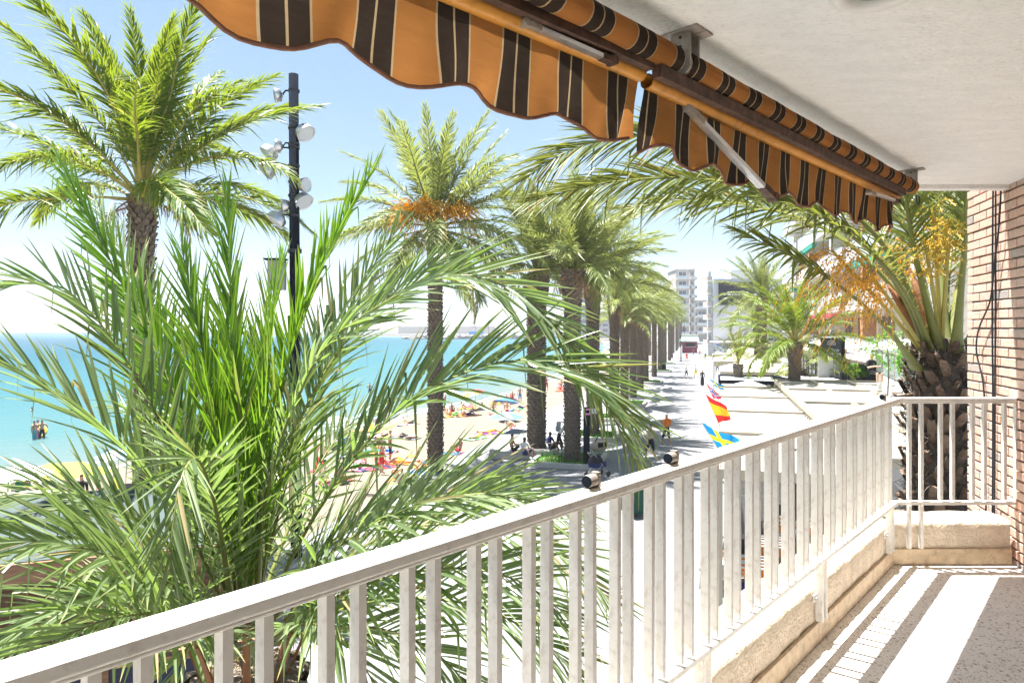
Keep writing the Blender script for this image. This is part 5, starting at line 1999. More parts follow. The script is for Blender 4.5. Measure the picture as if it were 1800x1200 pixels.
px_flag('cross', 'small blue and yellow flag farthest along the terrace edge', [(1246, 664, 0), (1271, 677, -.2), (1258, 680, 0), (1273, 687, -.3)], 30.0, 4)
px_flag('stripes', 'blue and white striped flag far down the terrace edge', [(1253, 601, 0), (1280, 614, -.2), (1259, 616, 0), (1277, 622, -.3)], 48.0, 5)

# ------------------------------------------------------------------ people
POSES = {}
def body(key, J, bones, rad, root):
    """J joints, bones (a, b, part); parts: 0 skin 1 top 2 bottom 3 hair 4 shoes"""
    names = list(J)
    me = bpy.data.meshes.new('body_' + key)
    me.from_pydata([J[n] for n in names], [(names.index(a), names.index(b)) for a, b, _ in bones], [])
    o = bpy.data.objects.new('tmp', me)
    COL.objects.link(o)
    md = o.modifiers.new('skin', 'SKIN')
    md.use_smooth_shade = True
    md.branch_smoothing = .6
    sv = me.skin_vertices[0].data
    for i, n in enumerate(names):
        r = rad[n]
        sv[i].radius = r if isinstance(r, tuple) else (r, r)
        sv[i].use_root = (n == root)
    sb = o.modifiers.new('sub', 'SUBSURF')
    sb.levels = 1
    sb.render_levels = 1
    dg = bpy.context.evaluated_depsgraph_get()
    ev = o.evaluated_get(dg)
    m2 = bpy.data.meshes.new_from_object(ev)
    bpy.data.objects.remove(o)
    m2.name = 'person_' + key
    C = np.zeros(len(m2.polygons) * 3)
    m2.polygons.foreach_get('center', C)
    C = C.reshape(-1, 3)
    best = np.full(len(C), 1e9)
    idx = np.zeros(len(C), dtype=np.int32)
    for a, b, part in bones:
        A, B = np.array(J[a]), np.array(J[b])
        d = B - A
        t = np.clip(((C - A) @ d) / max(1e-9, d @ d), 0, 1)
        dist = np.linalg.norm(C - (A + t[:, None] * d), axis=1)
        w = dist < best
        best[w] = dist[w]
        idx[w] = part
    m2.materials.clear()
    for nme in ('skin', 'top', 'bottom', 'hair', 'shoes'):
        m2.materials.append(None)
    m2.polygons.foreach_set('material_index', idx)
    m2.polygons.foreach_set('use_smooth', np.ones(len(C), dtype=bool))
    POSES[key] = m2

RAD = dict(pel=(.15, .11), waist=(.135, .10), chest=(.165, .11), neck0=.07, neck=.055, jaw=(.065, .075), head=(.078, .095), crown_=(.06, .07),
           shl=.065, shr=.065, ell=.042, elr=.042, wrl=.03, wrr=.03, hal=.034, har=.034, fgl=.02, fgr=.02, hpl=.095, hpr=.095, knl=.062, knr=.062, anl=.042, anr=.042, tol=.035, tor=.035)
def bones(top_long=False, skirt=False, bare=False):
    tp = 0 if bare else 1
    bt = 2
    return [('pel', 'waist', bt), ('waist', 'chest', tp), ('chest', 'neck0', tp), ('neck0', 'neck', 0), ('neck', 'jaw', 0), ('jaw', 'head', 0), ('head', 'crown_', 3),
            ('neck0', 'shl', tp), ('shl', 'ell', tp), ('ell', 'wrl', 1 if top_long else 0), ('wrl', 'hal', 0), ('hal', 'fgl', 0),
            ('neck0', 'shr', tp), ('shr', 'elr', tp), ('elr', 'wrr', 1 if top_long else 0), ('wrr', 'har', 0), ('har', 'fgr', 0),
            ('pel', 'hpl', bt), ('hpl', 'knl', bt), ('knl', 'anl', bt if skirt else 0), ('anl', 'tol', 4),
            ('pel', 'hpr', bt), ('hpr', 'knr', bt), ('knr', 'anr', bt if skirt else 0), ('anr', 'tor', 4)]
STAND = dict(pel=(0, 0, .96), waist=(0, .0, 1.10), chest=(0, .01, 1.30), neck0=(0, .01, 1.45), neck=(0, 0, 1.52), jaw=(0, -.02, 1.58), head=(0, -.01, 1.66), crown_=(0, .01, 1.72),
             shl=(.19, .01, 1.42), ell=(.24, .03, 1.14), wrl=(.25, -.04, .92), hal=(.25, -.06, .85), fgl=(.24, -.07, .78),
             shr=(-.19, .01, 1.42), elr=(-.24, .03, 1.14), wrr=(-.25, -.04, .92), har=(-.25, -.06, .85), fgr=(-.24, -.07, .78),
             hpl=(.09, 0, .88), knl=(.11, -.02, .50), anl=(.11, .02, .09), tol=(.13, -.13, .035),
             hpr=(-.09, 0, .88), knr=(-.11, -.02, .50), anr=(-.11, .02, .09), tor=(-.13, -.13, .035))
def pose(**kw):
    d = dict(STAND)
    d.update(kw)
    return d
body('stand', STAND, bones(), RAD, 'pel')
WALK = pose(knl=(.10, -.22, .52), anl=(.10, -.30, .12), tol=(.11, -.45, .08), knr=(-.10, .06, .50), anr=(-.10, .34, .16), tor=(-.11, .24, .04),
            ell=(.24, .16, 1.16), wrl=(.24, .12, .93), hal=(.24, .10, .86), fgl=(.24, .07, .80), elr=(-.24, -.10, 1.15), wrr=(-.23, -.28, 1.0), har=(-.23, -.34, .95), fgr=(-.22, -.39, .91))
body('walk', WALK, bones(), RAD, 'pel')
body('walk_swim', WALK, bones(bare=True), RAD, 'pel')
body('stand_swim', pose(ell=(.32, -.02, 1.20), wrl=(.18, -.16, 1.08), hal=(.10, -.2, 1.08), fgl=(.04, -.2, 1.08)), bones(bare=True), RAD, 'pel')
RD_ = dict(RAD)
RD_.update(knl=.14, knr=.14, anl=.13, anr=.13, hpl=.12, hpr=.12)
body('dress', pose(knl=(.07, -.02, .5), knr=(-.07, .02, .5), anl=(.08, .0, .14), anr=(-.08, .0, .14), tol=(.08, -.12, .04), tor=(-.08, -.12, .04)), bones(True, True), RD_, 'pel')
SIT = pose(pel=(0, 0, .14), waist=(0, .03, .28), chest=(0, .06, .48), neck0=(0, .04, .63), neck=(0, .02, .70), jaw=(0, -.01, .76), head=(0, 0, .84), crown_=(0, .02, .90),
           shl=(.19, .05, .60), shr=(-.19, .05, .60), ell=(.26, -.06, .38), elr=(-.26, -.06, .38), wrl=(.20, -.28, .42), wrr=(-.20, -.28, .42), hal=(.16, -.34, .45), har=(-.16, -.34, .45), fgl=(.12, -.38, .46), fgr=(-.12, -.38, .46),
           hpl=(.10, -.06, .14), hpr=(-.10, -.06, .14), knl=(.15, -.42, .44), knr=(-.15, -.42, .44), anl=(.13, -.60, .09), anr=(-.13, -.60, .09), tol=(.13, -.74, .04), tor=(-.13, -.74, .04))
body('sit', SIT, bones(bare=True), RAD, 'pel')
body('sit_shirt', SIT, bones(), RAD, 'pel')
LIE = {}
for k_, (x_, y_, z_) in STAND.items():
    LIE[k_] = (x_, .96 - z_ , .13 + y_ * .5)
LIE.update(wrl=(.22, .06, .06), wrr=(-.22, .06, .06), hal=(.24, .12, .05), har=(-.24, .12, .05), fgl=(.24, .18, .04), fgr=(-.24, .18, .04), knl=(.12, .44, .28), anl=(.12, .80, .08), tol=(.12, .93, .10))
body('lie', LIE, bones(bare=True), RAD, 'pel')
RECL = pose(pel=(0, 0, .12), waist=(0, .10, .20), chest=(0, .26, .34), neck0=(0, .38, .44), neck=(0, .43, .50), jaw=(0, .44, .56), head=(0, .48, .62), crown_=(0, .52, .67),
            shl=(.19, .36, .42), shr=(-.19, .36, .42), ell=(.26, .42, .18), elr=(-.26, .42, .18), wrl=(.26, .22, .06), wrr=(-.26, .22, .06), hal=(.26, .14, .05), har=(-.26, .14, .05), fgl=(.26, .07, .04), fgr=(-.26, .07, .04),
            hpl=(.10, -.06, .12), hpr=(-.10, -.06, .12), knl=(.12, -.44, .34), knr=(-.12, -.46, .16), anl=(.12, -.70, .08), anr=(-.12, -.88, .08), tol=(.12, -.82, .10), tor=(-.12, -.96, .14))
body('recline', RECL, bones(bare=True), RAD, 'pel')
CHAIR = pose(pel=(0, 0, .50), waist=(0, .02, .64), chest=(0, .02, .84), neck0=(0, 0, .99), neck=(0, -.02, 1.06), jaw=(0, -.05, 1.12), head=(0, -.04, 1.20), crown_=(0, -.02, 1.26),
             shl=(.19, 0, .96), shr=(-.19, 0, .96), ell=(.25, -.06, .70), elr=(-.25, -.06, .70), wrl=(.16, -.30, .76), wrr=(-.16, -.30, .76), hal=(.12, -.37, .77), har=(-.12, -.37, .77), fgl=(.08, -.42, .77), fgr=(-.08, -.42, .77),
             hpl=(.10, -.06, .50), hpr=(-.10, -.06, .50), knl=(.12, -.45, .50), knr=(-.12, -.45, .50), anl=(.12, -.45, .09), anr=(-.12, -.45, .09), tol=(.12, -.58, .035), tor=(-.12, -.58, .035))
body('chair', CHAIR, bones(), RAD, 'pel')
BEND = pose(waist=(0, -.05, 1.08), chest=(0, -.18, 1.24), neck0=(0, -.28, 1.35), neck=(0, -.34, 1.40), jaw=(0, -.39, 1.44), head=(0, -.42, 1.51), crown_=(0, -.42, 1.57),
            shl=(.19, -.25, 1.32), shr=(-.19, -.25, 1.32), ell=(.22, -.42, 1.12), elr=(-.22, -.42, 1.12), wrl=(.16, -.60, 1.02), wrr=(-.16, -.60, 1.02), hal=(.14, -.66, 1.0), har=(-.14, -.66, 1.0), fgl=(.12, -.72, .99), fgr=(-.12, -.72, .99),
            knl=(.10, -.16, .52), anl=(.10, -.12, .10), tol=(.10, -.26, .04), knr=(-.10, .06, .50), anr=(-.10, .28, .12), tor=(-.10, .16, .04))
body('bend', BEND, bones(), RAD, 'pel')

CM = {}
def cm(name, c, rough=.8):
    if name not in CM:
        CM[name] = mat('cloth_' + name, c, rough, .08, 12)
    return CM[name]
COLS = dict(orange=(.75, .20, .02), black=(.015, .015, .018), white=(.78, .78, .76), grey=(.35, .36, .38), navy=(.02, .03, .12), red=(.65, .04, .05), yellow=(.75, .50, .04), blue=(.04, .18, .55), teal=(.02, .35, .40),
            pink=(.75, .18, .35), green=(.10, .42, .12), maroon=(.25, .02, .06), beige=(.55, .45, .33), purple=(.25, .08, .40), lime=(.45, .62, .05))
SKINS = {'fair': (.58, .36, .25), 'tan': (.42, .24, .15), 'dark': (.10, .055, .035)}
HAIRS = {'dark': (.03, .02, .015), 'fair': (.45, .30, .14), 'grey': (.45, .44, .42), 'red': (.28, .08, .03), 'cap': (.78, .74, .66)}
def person(pose_, loc, rz, lab, top='white', bot='black', skin='fair', hair='dark', group=None, s=1.0, shoes='white', extra=None):
    o = bpy.data.objects.new('person', POSES[pose_])
    COL.objects.link(o)
    o.location = loc
    o.rotation_euler = (0, 0, rz)
    o.scale = (s, s, s)
    for i, m in enumerate((cm('skin_' + skin, SKINS[skin], .6), cm(top, COLS[top]), cm(bot, COLS[bot]), cm('hair_' + hair, HAIRS[hair]), cm(shoes, COLS[shoes]) if shoes else cm('skin_' + skin, SKINS[skin]))):
        sl = o.material_slots[i]
        sl.link = 'OBJECT'
        sl.material = m
    tag(o, lab, 'person', group)
    return o
PI = math.pi
GW = 'people walking on the promenade'
AWAY = PI + .28
W = [ (1172, 787, 'walk', 'orange', 'black', 'tan', 'cap', 'person in orange shirt and black shorts walking away along the promenade', AWAY),
      (1144, 812, 'walk', 'beige', 'black', 'fair', 'dark', 'person in beige top and black shorts walking behind the drooping frond', AWAY),
      (1206, 667, 'walk', 'white', 'black', 'fair', 'fair', 'person in white top and black shorts walking towards the balcony', .1),
      (1223, 666, 'walk', 'white', 'yellow', 'fair', 'dark', 'person in white shirt and yellow shorts walking towards the balcony', .0),
      (1234.5, 679, 'dress', 'black', 'black', 'tan', 'dark', 'person in a long black dress walking on the promenade', AWAY),
      (1207, 636, 'walk', 'red', 'red', 'tan', 'dark', 'person all in red walking past the green-roofed kiosk', .1),
      (1219, 628, 'walk', 'maroon', 'blue', 'fair', 'dark', 'person in maroon shirt and blue shorts near the kiosk', AWAY),
      (1230, 629, 'walk', 'orange', 'grey', 'fair', 'dark', 'person in orange top and grey shorts near the kiosk', AWAY),
      (1240, 636, 'walk', 'black', 'grey', 'fair', 'dark', 'person in black shirt and grey shorts walking away', AWAY),
      (1247.5, 614, 'walk', 'black', 'black', 'fair', 'dark', 'person dressed in black farther along the street', AWAY),
      (1254, 636, 'walk', 'white', 'black', 'tan', 'fair', 'person in white top and black shorts beside the terrace tents', .2),
      (1261, 656, 'walk', 'white', 'navy', 'tan', 'dark', 'person in white top and navy shorts beside the dark terrace', .0),
      (1239, 604, 'walk', 'grey', 'navy', 'tan', 'dark', 'person in grey top and navy shorts far down the street', AWAY),
      (1245, 602, 'stand', 'navy', 'black', 'tan', 'dark', 'person in navy top and black trousers far down the street', .2),
      (1251, 600, 'walk', 'blue', 'white', 'tan', 'dark', 'person in blue top and white shorts far down the street', AWAY),
      (1226, 616, 'walk', 'purple', 'black', 'tan', 'dark', 'person in purple top and black shorts behind the group at the kiosk', AWAY),
      (1098, 640, 'stand', 'pink', 'navy', 'fair', 'dark', 'person in pink top standing by the far trunks', 1.0) ]
for (x, y, ps, tp, bt, sk, hr, lab, rz) in W:
    person(ps, gd(x, y), rz + random.uniform(-.15, .15), lab, tp, bt, sk, hr, GW)
def backpack(p, rz, m, lab, z=1.0):
    t = thing('backpack', lab, 'backpack', p, rz)
    o = obj('bag', MB().box((0, .20, z + .22), (.30, .18, .46)).box((0, .31, z + .13), (.22, .06, .22)).mesh('bag'), m, t)
    bevel_mod(o, .04, 3)
    obj('straps', MB().tube([(.1, .1, z + .42), (.12, -.05, z + .47), (.11, -.11, z + .25)], .018, 5).tube([(-.1, .1, z + .42), (-.12, -.05, z + .47), (-.11, -.11, z + .25)], .018, 5).mesh('straps'), m, t)
# group resting by the thick trunks
p = gd(982, 800)
person('bend', p, 1.35, 'person in white shirt and black trousers bending forward between the thick trunks', 'white', 'black', 'dark', 'fair')
q = p + Vector((-.25 * math.cos(1.35) + .30, .18, .14))
backpack(p + Vector((.20, .05, .15)), 1.35, cm('grey', COLS['grey']), 'grey backpack worn by the person bending forward', .98)
person('sit_shirt', gd(967, 806) + Vector((0, 0, .35)), .9, 'person in navy shirt sitting on the ledge between the thick trunks', 'navy', 'black', 'dark', 'dark')
person('sit', gd(908, 806) + Vector((-.2, 0, .25)), 1.3, 'person in swimwear sitting at the edge of the sand left of the stout trunk', 'black', 'black', 'tan', 'dark')
person('sit_shirt', gd(922, 815) + Vector((0, 0, .3)), .6, 'person in white shirt sitting against the stout trunk', 'white', 'navy', 'dark', 'dark')
LEDG = thing('low_ledge', 'low stone ledge at the sand where people sit', 'ledge', gd(940, 806))
bevel_mod(obj('block', MB().box((0, .1, .2), (4.2, .5, .40)).mesh('block'), M['concrete'], LEDG), .02)

# bags and pushchair on the paving
def bag_heap(px, lab, cols):
    p = gd(*px)
    t = thing('bag', lab, 'bag', p, .5)
    me = leaf_blob = bpy.data.meshes.new('body')
    bm = bmesh.new()
    bmesh.ops.create_icosphere(bm, subdivisions=3, radius=.38)
    for v in bm.verts:
        a_ = v.co.copy()
        v.co.z = max(-.30, v.co.z * .8)
        v.co.x *= 1.15 + .1 * math.sin(a_.y * 12)
        v.co.y *= .8 + .08 * math.sin(a_.x * 14 + a_.z * 9)
    bm.to_mesh(me)
    bm.free()
    me.polygons.foreach_set('use_smooth', [True] * len(me.polygons))
    o = obj('body', me, cm(cols[0], COLS[cols[0]]), t)
    o.location = (0, 0, .30)
    obj('strap', MB().tube([(-.3, 0, .45), (-.1, -.05, .78), (.15, 0, .76), (.32, .02, .45)], .025, 6).mesh('strap', True), cm(cols[1], COLS[cols[1]]), t)
    obj('flap', MB().box((0, -.30, .42), (.5, .08, .22)).mesh('flap'), cm(cols[1], COLS[cols[1]]), t)
bag_heap((1053, 795), 'heap of brown and black bags on the paving beside the planter', ('beige', 'black'))
def pushchair(px, lab):
    p = gd(*px)
    t = thing('pushchair', lab, 'pushchair', p, 2.2)
    obj('hood', MB().lathe([(.30, 0), (.28, .14), (.20, .26), (.0001, .32)], 12, (0, .1, .62)).mesh('hood', True), cm('black', COLS['black']), t)
    obj('seat', MB().box((0, 0, .52), (.42, .60, .22)).mesh('seat'), cm('navy', COLS['navy']), t)
    obj('frame', MB().tube([(-.2, -.4, .15), (-.2, .35, 1.0), (.2, .35, 1.0), (.2, -.4, .15)], .016, 6).tube([(-.2, .4, .12), (-.2, -.1, .55)], .016, 6).tube([(.2, .4, .12), (.2, -.1, .55)], .016, 6).mesh('frame'), M['alu'], t)
    Mx = Vector((1, 0, 0)).to_track_quat('Z', 'Y').to_matrix()
    for x_ in (-.22, .22):
        for y_ in (-.4, .4):
            obj('wheel', MB().lathe([(.0001, -.02), (.11, -.02), (.12, 0), (.11, .02), (.0001, .02)], 14, (x_, y_, .12), Mx).mesh('wheel'), M['dark'], t)
pushchair((1050, 838), 'dark pushchair on the paving just above the nearest rail bracket')

# ------------------------------------------------------------------ street furniture
def flood_mast():
    Y = 18.0
    X = (516 - 900) / 1200 * Y
    top = at(516, 131, Y).z
    t = thing('floodlight_mast', 'tall dark mast carrying silvery floodlights between the two tall palms', 'lamp mast', (X, Y, 0))
    obj('pole', MB().tube([(0.08, 0, -1.0), (.04, 0, 6), (0, 0, top)], [.15, .135, .125], 18).mesh('pole', True), M['charcoal'], t)
    spec = [(488, 168, -1, .26, .1), (535, 232, 1, .36, -.6), (488, 258, -1, .26, .3), (474, 268, -1, .36, -.6), (470, 298, -1, .36, -.5), (535, 325, 1, .27, .2), (532, 352, 1, .36, -.6), (500, 362, -1, .26, .2), (487, 385, -1, .38, -.7)]
    for i, (x, y, sd, r, tilt) in enumerate(spec):
        c = at(x, y, Y - .1 * (i % 3)) - Vector((X, Y, 0))
        ax = Vector((sd * .75, -.35, tilt - .25)).normalized()
        Mx = ax.to_track_quat('Z', 'Y').to_matrix()
        r *= .72
        prof = [(.0001, -r * .75), (r * .32, -r * .70), (r * .62, -r * .45), (r * .86, -.08), (r * .98, r * .28), (r, r * .40), (r * .93, r * .40), (r * .86, r * .2)]
        f = obj('floodlight', MB().lathe(prof, 20, c, Mx).mesh('floodlight', True), M['alu'], t)
        obj('lens', MB().lathe([(.0001, r * .30), (r * .92, r * .30)], 20, c, Mx).mesh('lens'), BALG, f)
        obj('arm', MB().tube([(0.02, 0, c.z + .12), (c.x * .5, c.y * .5, c.z + .13), tuple(c - ax * r * .6)], .022, 6).mesh('arm'), M['charcoal'], t)
        obj('clamp', MB().lathe([(.145, -.03), (.150, -.03), (.150, .03), (.145, .03)], 16, (.01, 0, c.z + .12)).mesh('clamp'), M['dark'], t)
    c0, c1 = at(470, 0, Y).x - X, at(506, 0, Y).x - X
    z0, z1 = at(0, 510, Y).z, at(0, 458, Y).z
    s = obj('control_box', MB().box(((c0 + c1) / 2, -.05, (z0 + z1) / 2), (c1 - c0 - .1, .18, z1 - z0)).mesh('control_box'), M['concrete'], t)
    obj('rim', MB().box(((c0 + c1) / 2, -.15, z1 + .02), (c1 - c0, .30, .04)).mesh('rim'), M['charcoal'], s)
    obj('clamp', MB().lathe([(.17, -.05), (.18, -.05), (.18, .05), (.17, .05)], 16, (.03, 0, z1 + .25)).mesh('clamp'), M['dark'], t)
flood_mast()

# grey signpost with a pink sign
p = gd(1031, 822)
t = thing('signpost', 'dark round signpost with a pink arrow plate in front of the palm trunks', 'sign', p)
zt = at(1031, 716, p.y).z
obj('pole', MB().tube([(0, 0, 0), (0, 0, zt)], .14, 16).mesh('pole', True), M['charcoal'], t)
pk = mat('pink_sign', (.72, .25, .50), .6)
pl = obj('plate', MB().box((.06, -.15, zt - .16), (.22, .03, .28)).mesh('plate'), pk, t)
obj('arrow', MB().box((-.03, -.17, zt - .16), (.12, .02, .10)).add([(.03, -.178, zt - .27), (.03, -.178, zt - .05), (.12, -.178, zt - .16)], [(0, 1, 2)]).mesh('arrow'), M['charcoal'], pl)
obj('side_plate', MB().box((.42, 0, zt - .15), (.5, .03, .22)).mesh('side_plate'), M['white'], t)

def street_lamp(px, py_, ytop, lab, arm=False):
    p = gd(px, py_)
    t = thing('street_lamp', lab, 'street lamp', p, 0, 'dark street lamps on the promenade')
    zt = at(px, ytop, p.y).z
    obj('pole', MB().tube([(0, 0, 0), (0, 0, 1.0), (0, 0, zt)], [.12, .09, .07], 10).mesh('pole', True), M['charcoal'], t)
    obj('head', MB().lathe([(.0001, .15), (.16, .08), (.18, 0), (.14, -.06), (.0001, -.08)], 12, (0, 0, zt)).mesh('head'), M['charcoal'], t)
street_lamp(1131, 668, 548, 'dark street lamp beside the grass planters')
street_lamp(1197, 636, 590, 'dark street lamp at the green-roofed kiosk')
street_lamp(1203, 606, 560, 'dark street lamp behind the green-roofed kiosk')

# planters with grass round the palms
def planter(px, w, l, lab):
    p = gd(*px)
    t = thing('planter', lab, 'planter', p, TA, 'grass planters round the promenade palms')
    k = MB()
    for (c, s) in (((0, -l / 2, .12), (w, .18, .24)), ((0, l / 2, .12), (w, .18, .24)), ((-w / 2 + .09, 0, .12), (.18, l - .19, .236)), ((w / 2 - .09, 0, .12), (.18, l - .19, .236))):
        k.box(c, s)
    bevel_mod(obj('kerb', k.mesh('kerb'), M['concrete'], t), .02)
    rs = np.random.default_rng(int(px[0]))
    n = 900
    b = np.stack([rs.uniform(-w / 2 + .2, w / 2 - .2, n), rs.uniform(-l / 2 + .12, l / 2 - .12, n), np.full(n, .14)], 1)
    d = np.stack([rs.normal(0, .05, n), rs.normal(0, .05, n), rs.uniform(.10, .22, n)], 1)
    s = np.stack([rs.normal(0, 1, n), rs.normal(0, 1, n), np.zeros(n)], 1)
    s /= np.linalg.norm(s, axis=1)[:, None]
    V = np.stack([b - s * .02, b + s * .02, b + d + s * .004, b + d - s * .004], 1).reshape(-1, 3)
    me = mesh_np('grass', V, np.arange(n * 4).reshape(-1, 4))
    g = obj('grass', me, M['grass'], t)
    g['kind'] = 'stuff'
    obj('soil', MB().box((0, 0, .08), (w - .37, l - .19, .15)).mesh('soil'), M['grass'], t)
for px, w, l, lab in (((1045, 769), 2.6, 2.6, 'grass planter round the palm behind the signpost'), ((1000, 812), 3.0, 3.0, 'grass planter under the two thick trunks'), ((1082, 737), 2.6, 2.8, 'grass planter of the fourth palm'),
                      ((1106, 711), 2.6, 2.8, 'grass planter of the fifth palm'), ((1140, 673), 3.0, 3.2, 'grass planter by the dark street lamp'), ((1160, 653), 3, 3.4, 'grass planter beside the litter bin'), ((1170, 640), 3, 3.6, 'small far grass planter behind the litter bin')):
    planter(px, w, l, lab)
p = gd(1167, 652)
t = thing('litter_bin', 'dark round litter bin at the foot of a promenade palm', 'bin', p)
obj('drum', MB().lathe([(.0001, 0), (.28, 0), (.32, .9), (.33, .92), (.28, .92), (.27, .8)], 16).mesh('drum', True), M['charcoal'], t)
obj('lid', MB().lathe([(.34, .98), (.30, 1.08), (.0001, 1.12)], 16).mesh('lid', True), M['dark'], t)

# kiosk with green roof
p = gd(1212, 620)
t = thing('kiosk', 'dark red promenade kiosk with green canvas roof', 'kiosk', p, TA)
obj('body', MB().box((0, 2, 1.4), (3.6, 4, 2.8)).mesh('body'), cm('maroon', COLS['maroon']), t)
obj('hatch', MB().box((.2, -.05, 2.0), (2.2, .12, .9)).mesh('hatch'), M['charcoal'], t)
obj('counter', MB().box((.2, -.25, 1.5), (2.6, .6, .08)).mesh('counter'), M['white'], t)
obj('roof', MB().add([(-2.4, -1.4, 3.0), (2.4, -1.4, 3.0), (2.4, 4.4, 3.0), (-2.4, 4.4, 3.0), (-2.0, .3, 4.3), (2.0, .3, 4.3), (2.0, 3.4, 4.3), (-2.0, 3.4, 4.3)],
                    [(0, 1, 5, 4), (1, 2, 6, 5), (2, 3, 7, 6), (3, 0, 4, 7), (4, 5, 6, 7)]).mesh('roof'), mat('green_canvas', (.22, .40, .33), .8), t)
obj('roof_edge', MB().box((0, -1.42, 2.9), (4.8, .05, .25)).box((0, 1.8, 4.42), (4.3, 3.4, .2)).mesh('roof_edge'), M['cream'], t)

# beach hut with teal slatted roof below the balcony
t0 = at(-60, 905, 11.5)
hb = thing('beach_hut', 'dark wooden beach hut with teal slatted roof behind the near fronds', 'hut', (-9.3, 9.6, 0), .33)
for k in range(15):
    y_ = -1.5 + k * .23
    Mx = Euler((.28, 0, 0)).to_matrix()
    obj('roof_slat', MB().box((2.2, y_ + 1.2, 2.62 - .05 * k * 0.0 + .016 * k), (6.6, .16, .03), M=Mx).mesh('roof_slat'), M['teal'], hb)
obj('fascia', MB().box((2.2, -.42, 2.45), (6.6, .06, .30)).mesh('fascia'), M['wood'], hb)
for x_ in (-.9, 1.2, 3.2, 5.3):
    obj('post', MB().box((x_, -.3, 1.15), (.12, .12, 2.3)).mesh('post'), M['wood'], hb)
    obj('post', MB().box((x_, 2.6, 1.2), (.12, .12, 2.4)).mesh('post'), M['wood'], hb)
obj('counter', MB().box((2.2, -.45, 1.05), (6.4, .55, .07)).mesh('counter'), M['wood'], hb)
obj('counter_front', MB().box((2.2, -.30, .5), (6.2, .08, 1.0)).mesh('counter_front'), mat('dark_navy_panel', (.02, .025, .06), .6), hb)
obj('back_wall', MB().box((2.2, 2.55, 1.2), (6.3, .08, 2.3)).mesh('back_wall'), M['wood'], hb)
for i, (x_, c_) in enumerate(((0.2, 'blue'), (2.0, 'teal'), (3.9, 'navy'))):
    b2 = thing('storage_crate', COLS and c_ + ' plastic crate inside the beach hut', 'crate', Vector((-9.3, 9.6, 0)) + Euler((0, 0, .33)).to_matrix() @ Vector((x_, .9, 0)), .33, 'plastic crates in the beach hut')
    obj('shell', MB().box((0, 0, .3), (.8, .55, .6)).mesh('shell'), cm(c_, COLS[c_]), b2)
    obj('lid', MB().box((0, 0, .63), (.84, .59, .05)).mesh('lid'), M['charcoal'], b2)

# tables, chairs and guests at the edge of the near terrace
ORS = mat('orange_cloth', (.80, .22, .02), .8)
def cafe_chair(p, rz, lab):
    t = thing('terrace_chair', lab, 'chair', p, rz, 'dark terrace chairs')
    obj('seat', MB().box((0, 0, .45), (.44, .44, .05)).mesh('seat'), M['dark'], t)
    obj('backrest', MB().box((0, .21, .72), (.44, .04, .42)).mesh('backrest'), M['dark'], t)
    for x_ in (-.19, .19):
        for y_ in (-.19, .19):
            obj('leg', MB().tube([(x_, y_, .43), (x_ * 1.1, y_ * 1.1, 0)], .015, 5).mesh('leg'), M['dark'], t)
        obj('armrest', MB().tube([(x_ * 1.1, -.19, .45), (x_ * 1.1, -.17, .64), (x_ * 1.1, .2, .66)], .014, 5).mesh('armrest'), M['dark'], t)
def cafe_table(p, rz, lab):
    t = thing('terrace_table', lab, 'table', p, rz, 'terrace tables with orange striped cloths')
    obj('top', MB().box((0, 0, .73), (.9, .9, .03)).mesh('top'), M['white'], t)
    obj('leg', MB().tube([(0, 0, .02), (0, 0, .72)], .04, 8).box((0, 0, .02), (.5, .5, .03)).mesh('leg'), M['dark'], t)
    for k in range(4):
        obj('cloth_stripe', MB().box((0, -.33 + k * .22, .752), (.92, .11, .008)).box((0, -.33 + k * .22, .62), (.935, .11, .25)).mesh('cloth_stripe'), ORS if k % 2 == 0 else M['white'], t)
spots = [((1312, 985), 'first terrace table seen between the balusters'), ((1345, 950), 'second terrace table behind the first'), ((1400, 915), 'third terrace table under the slatted roof'), ((1590, 905), 'terrace table by the right palm trunk')]
for i, (px, lab) in enumerate(spots):
    p = gd(px[0], px[1], .75)
    p.z = 0
    cafe_table(p, TA, 'orange and white striped ' + lab)
    nm = ('nearest', 'second', 'third', 'trunk-side')[i]
    cafe_chair(p + Vector((-.75, .1, 0)), -1.5, 'dark terrace chair on the promenade side of the %s striped table' % nm)
    cafe_chair(p + Vector((.1, .8, 0)), 0.1, 'dark terrace chair behind the %s striped table' % nm)
    cafe_chair(p + Vector((.8, -.1, 0)), 1.6, 'dark terrace chair on the house side of the %s striped table' % nm)
p = gd(1275, 1010, .75); p.z = 0
person('chair', p + Vector((.0, .1, .0)), 1.3, 'person in white shirt seated at the nearest striped table', 'white', 'navy', 'fair', 'red')
cafe_chair(p + Vector((-.02, .1, 0)), 1.3, 'dark terrace chair under the guest in white shirt')
p = gd(1372, 955, .75); p.z = 0
person('chair', p + Vector((.55, .2, 0)), -1.4, 'person in grey shirt seated at the second striped table', 'grey', 'black', 'tan', 'grey')
cafe_chair(p + Vector((.57, .2, 0)), -1.4, 'dark terrace chair under the guest in grey shirt')
p = at(1530, 640, 29); p.z = 4.0
person('chair', at(1531, 652, 28.5) + Vector((0, 0, -.55)), .3, 'person in black top with red hair seated on the raised terrace', 'black', 'black', 'fair', 'red')
# umbrella stand / parasol closed beside the terrace, dark post seen through the balusters
p = gd(1403, 1000)
t = thing('roof_post', 'tall dark square post standing before the terrace', 'post', p)
obj('post', MB().box((0, 0, 1.5), (.14, .14, 3.0)).mesh('post'), M['charcoal'], t)
obj('foot', MB().box((0, 0, .05), (.4, .4, .1)).mesh('foot'), M['dark'], t)
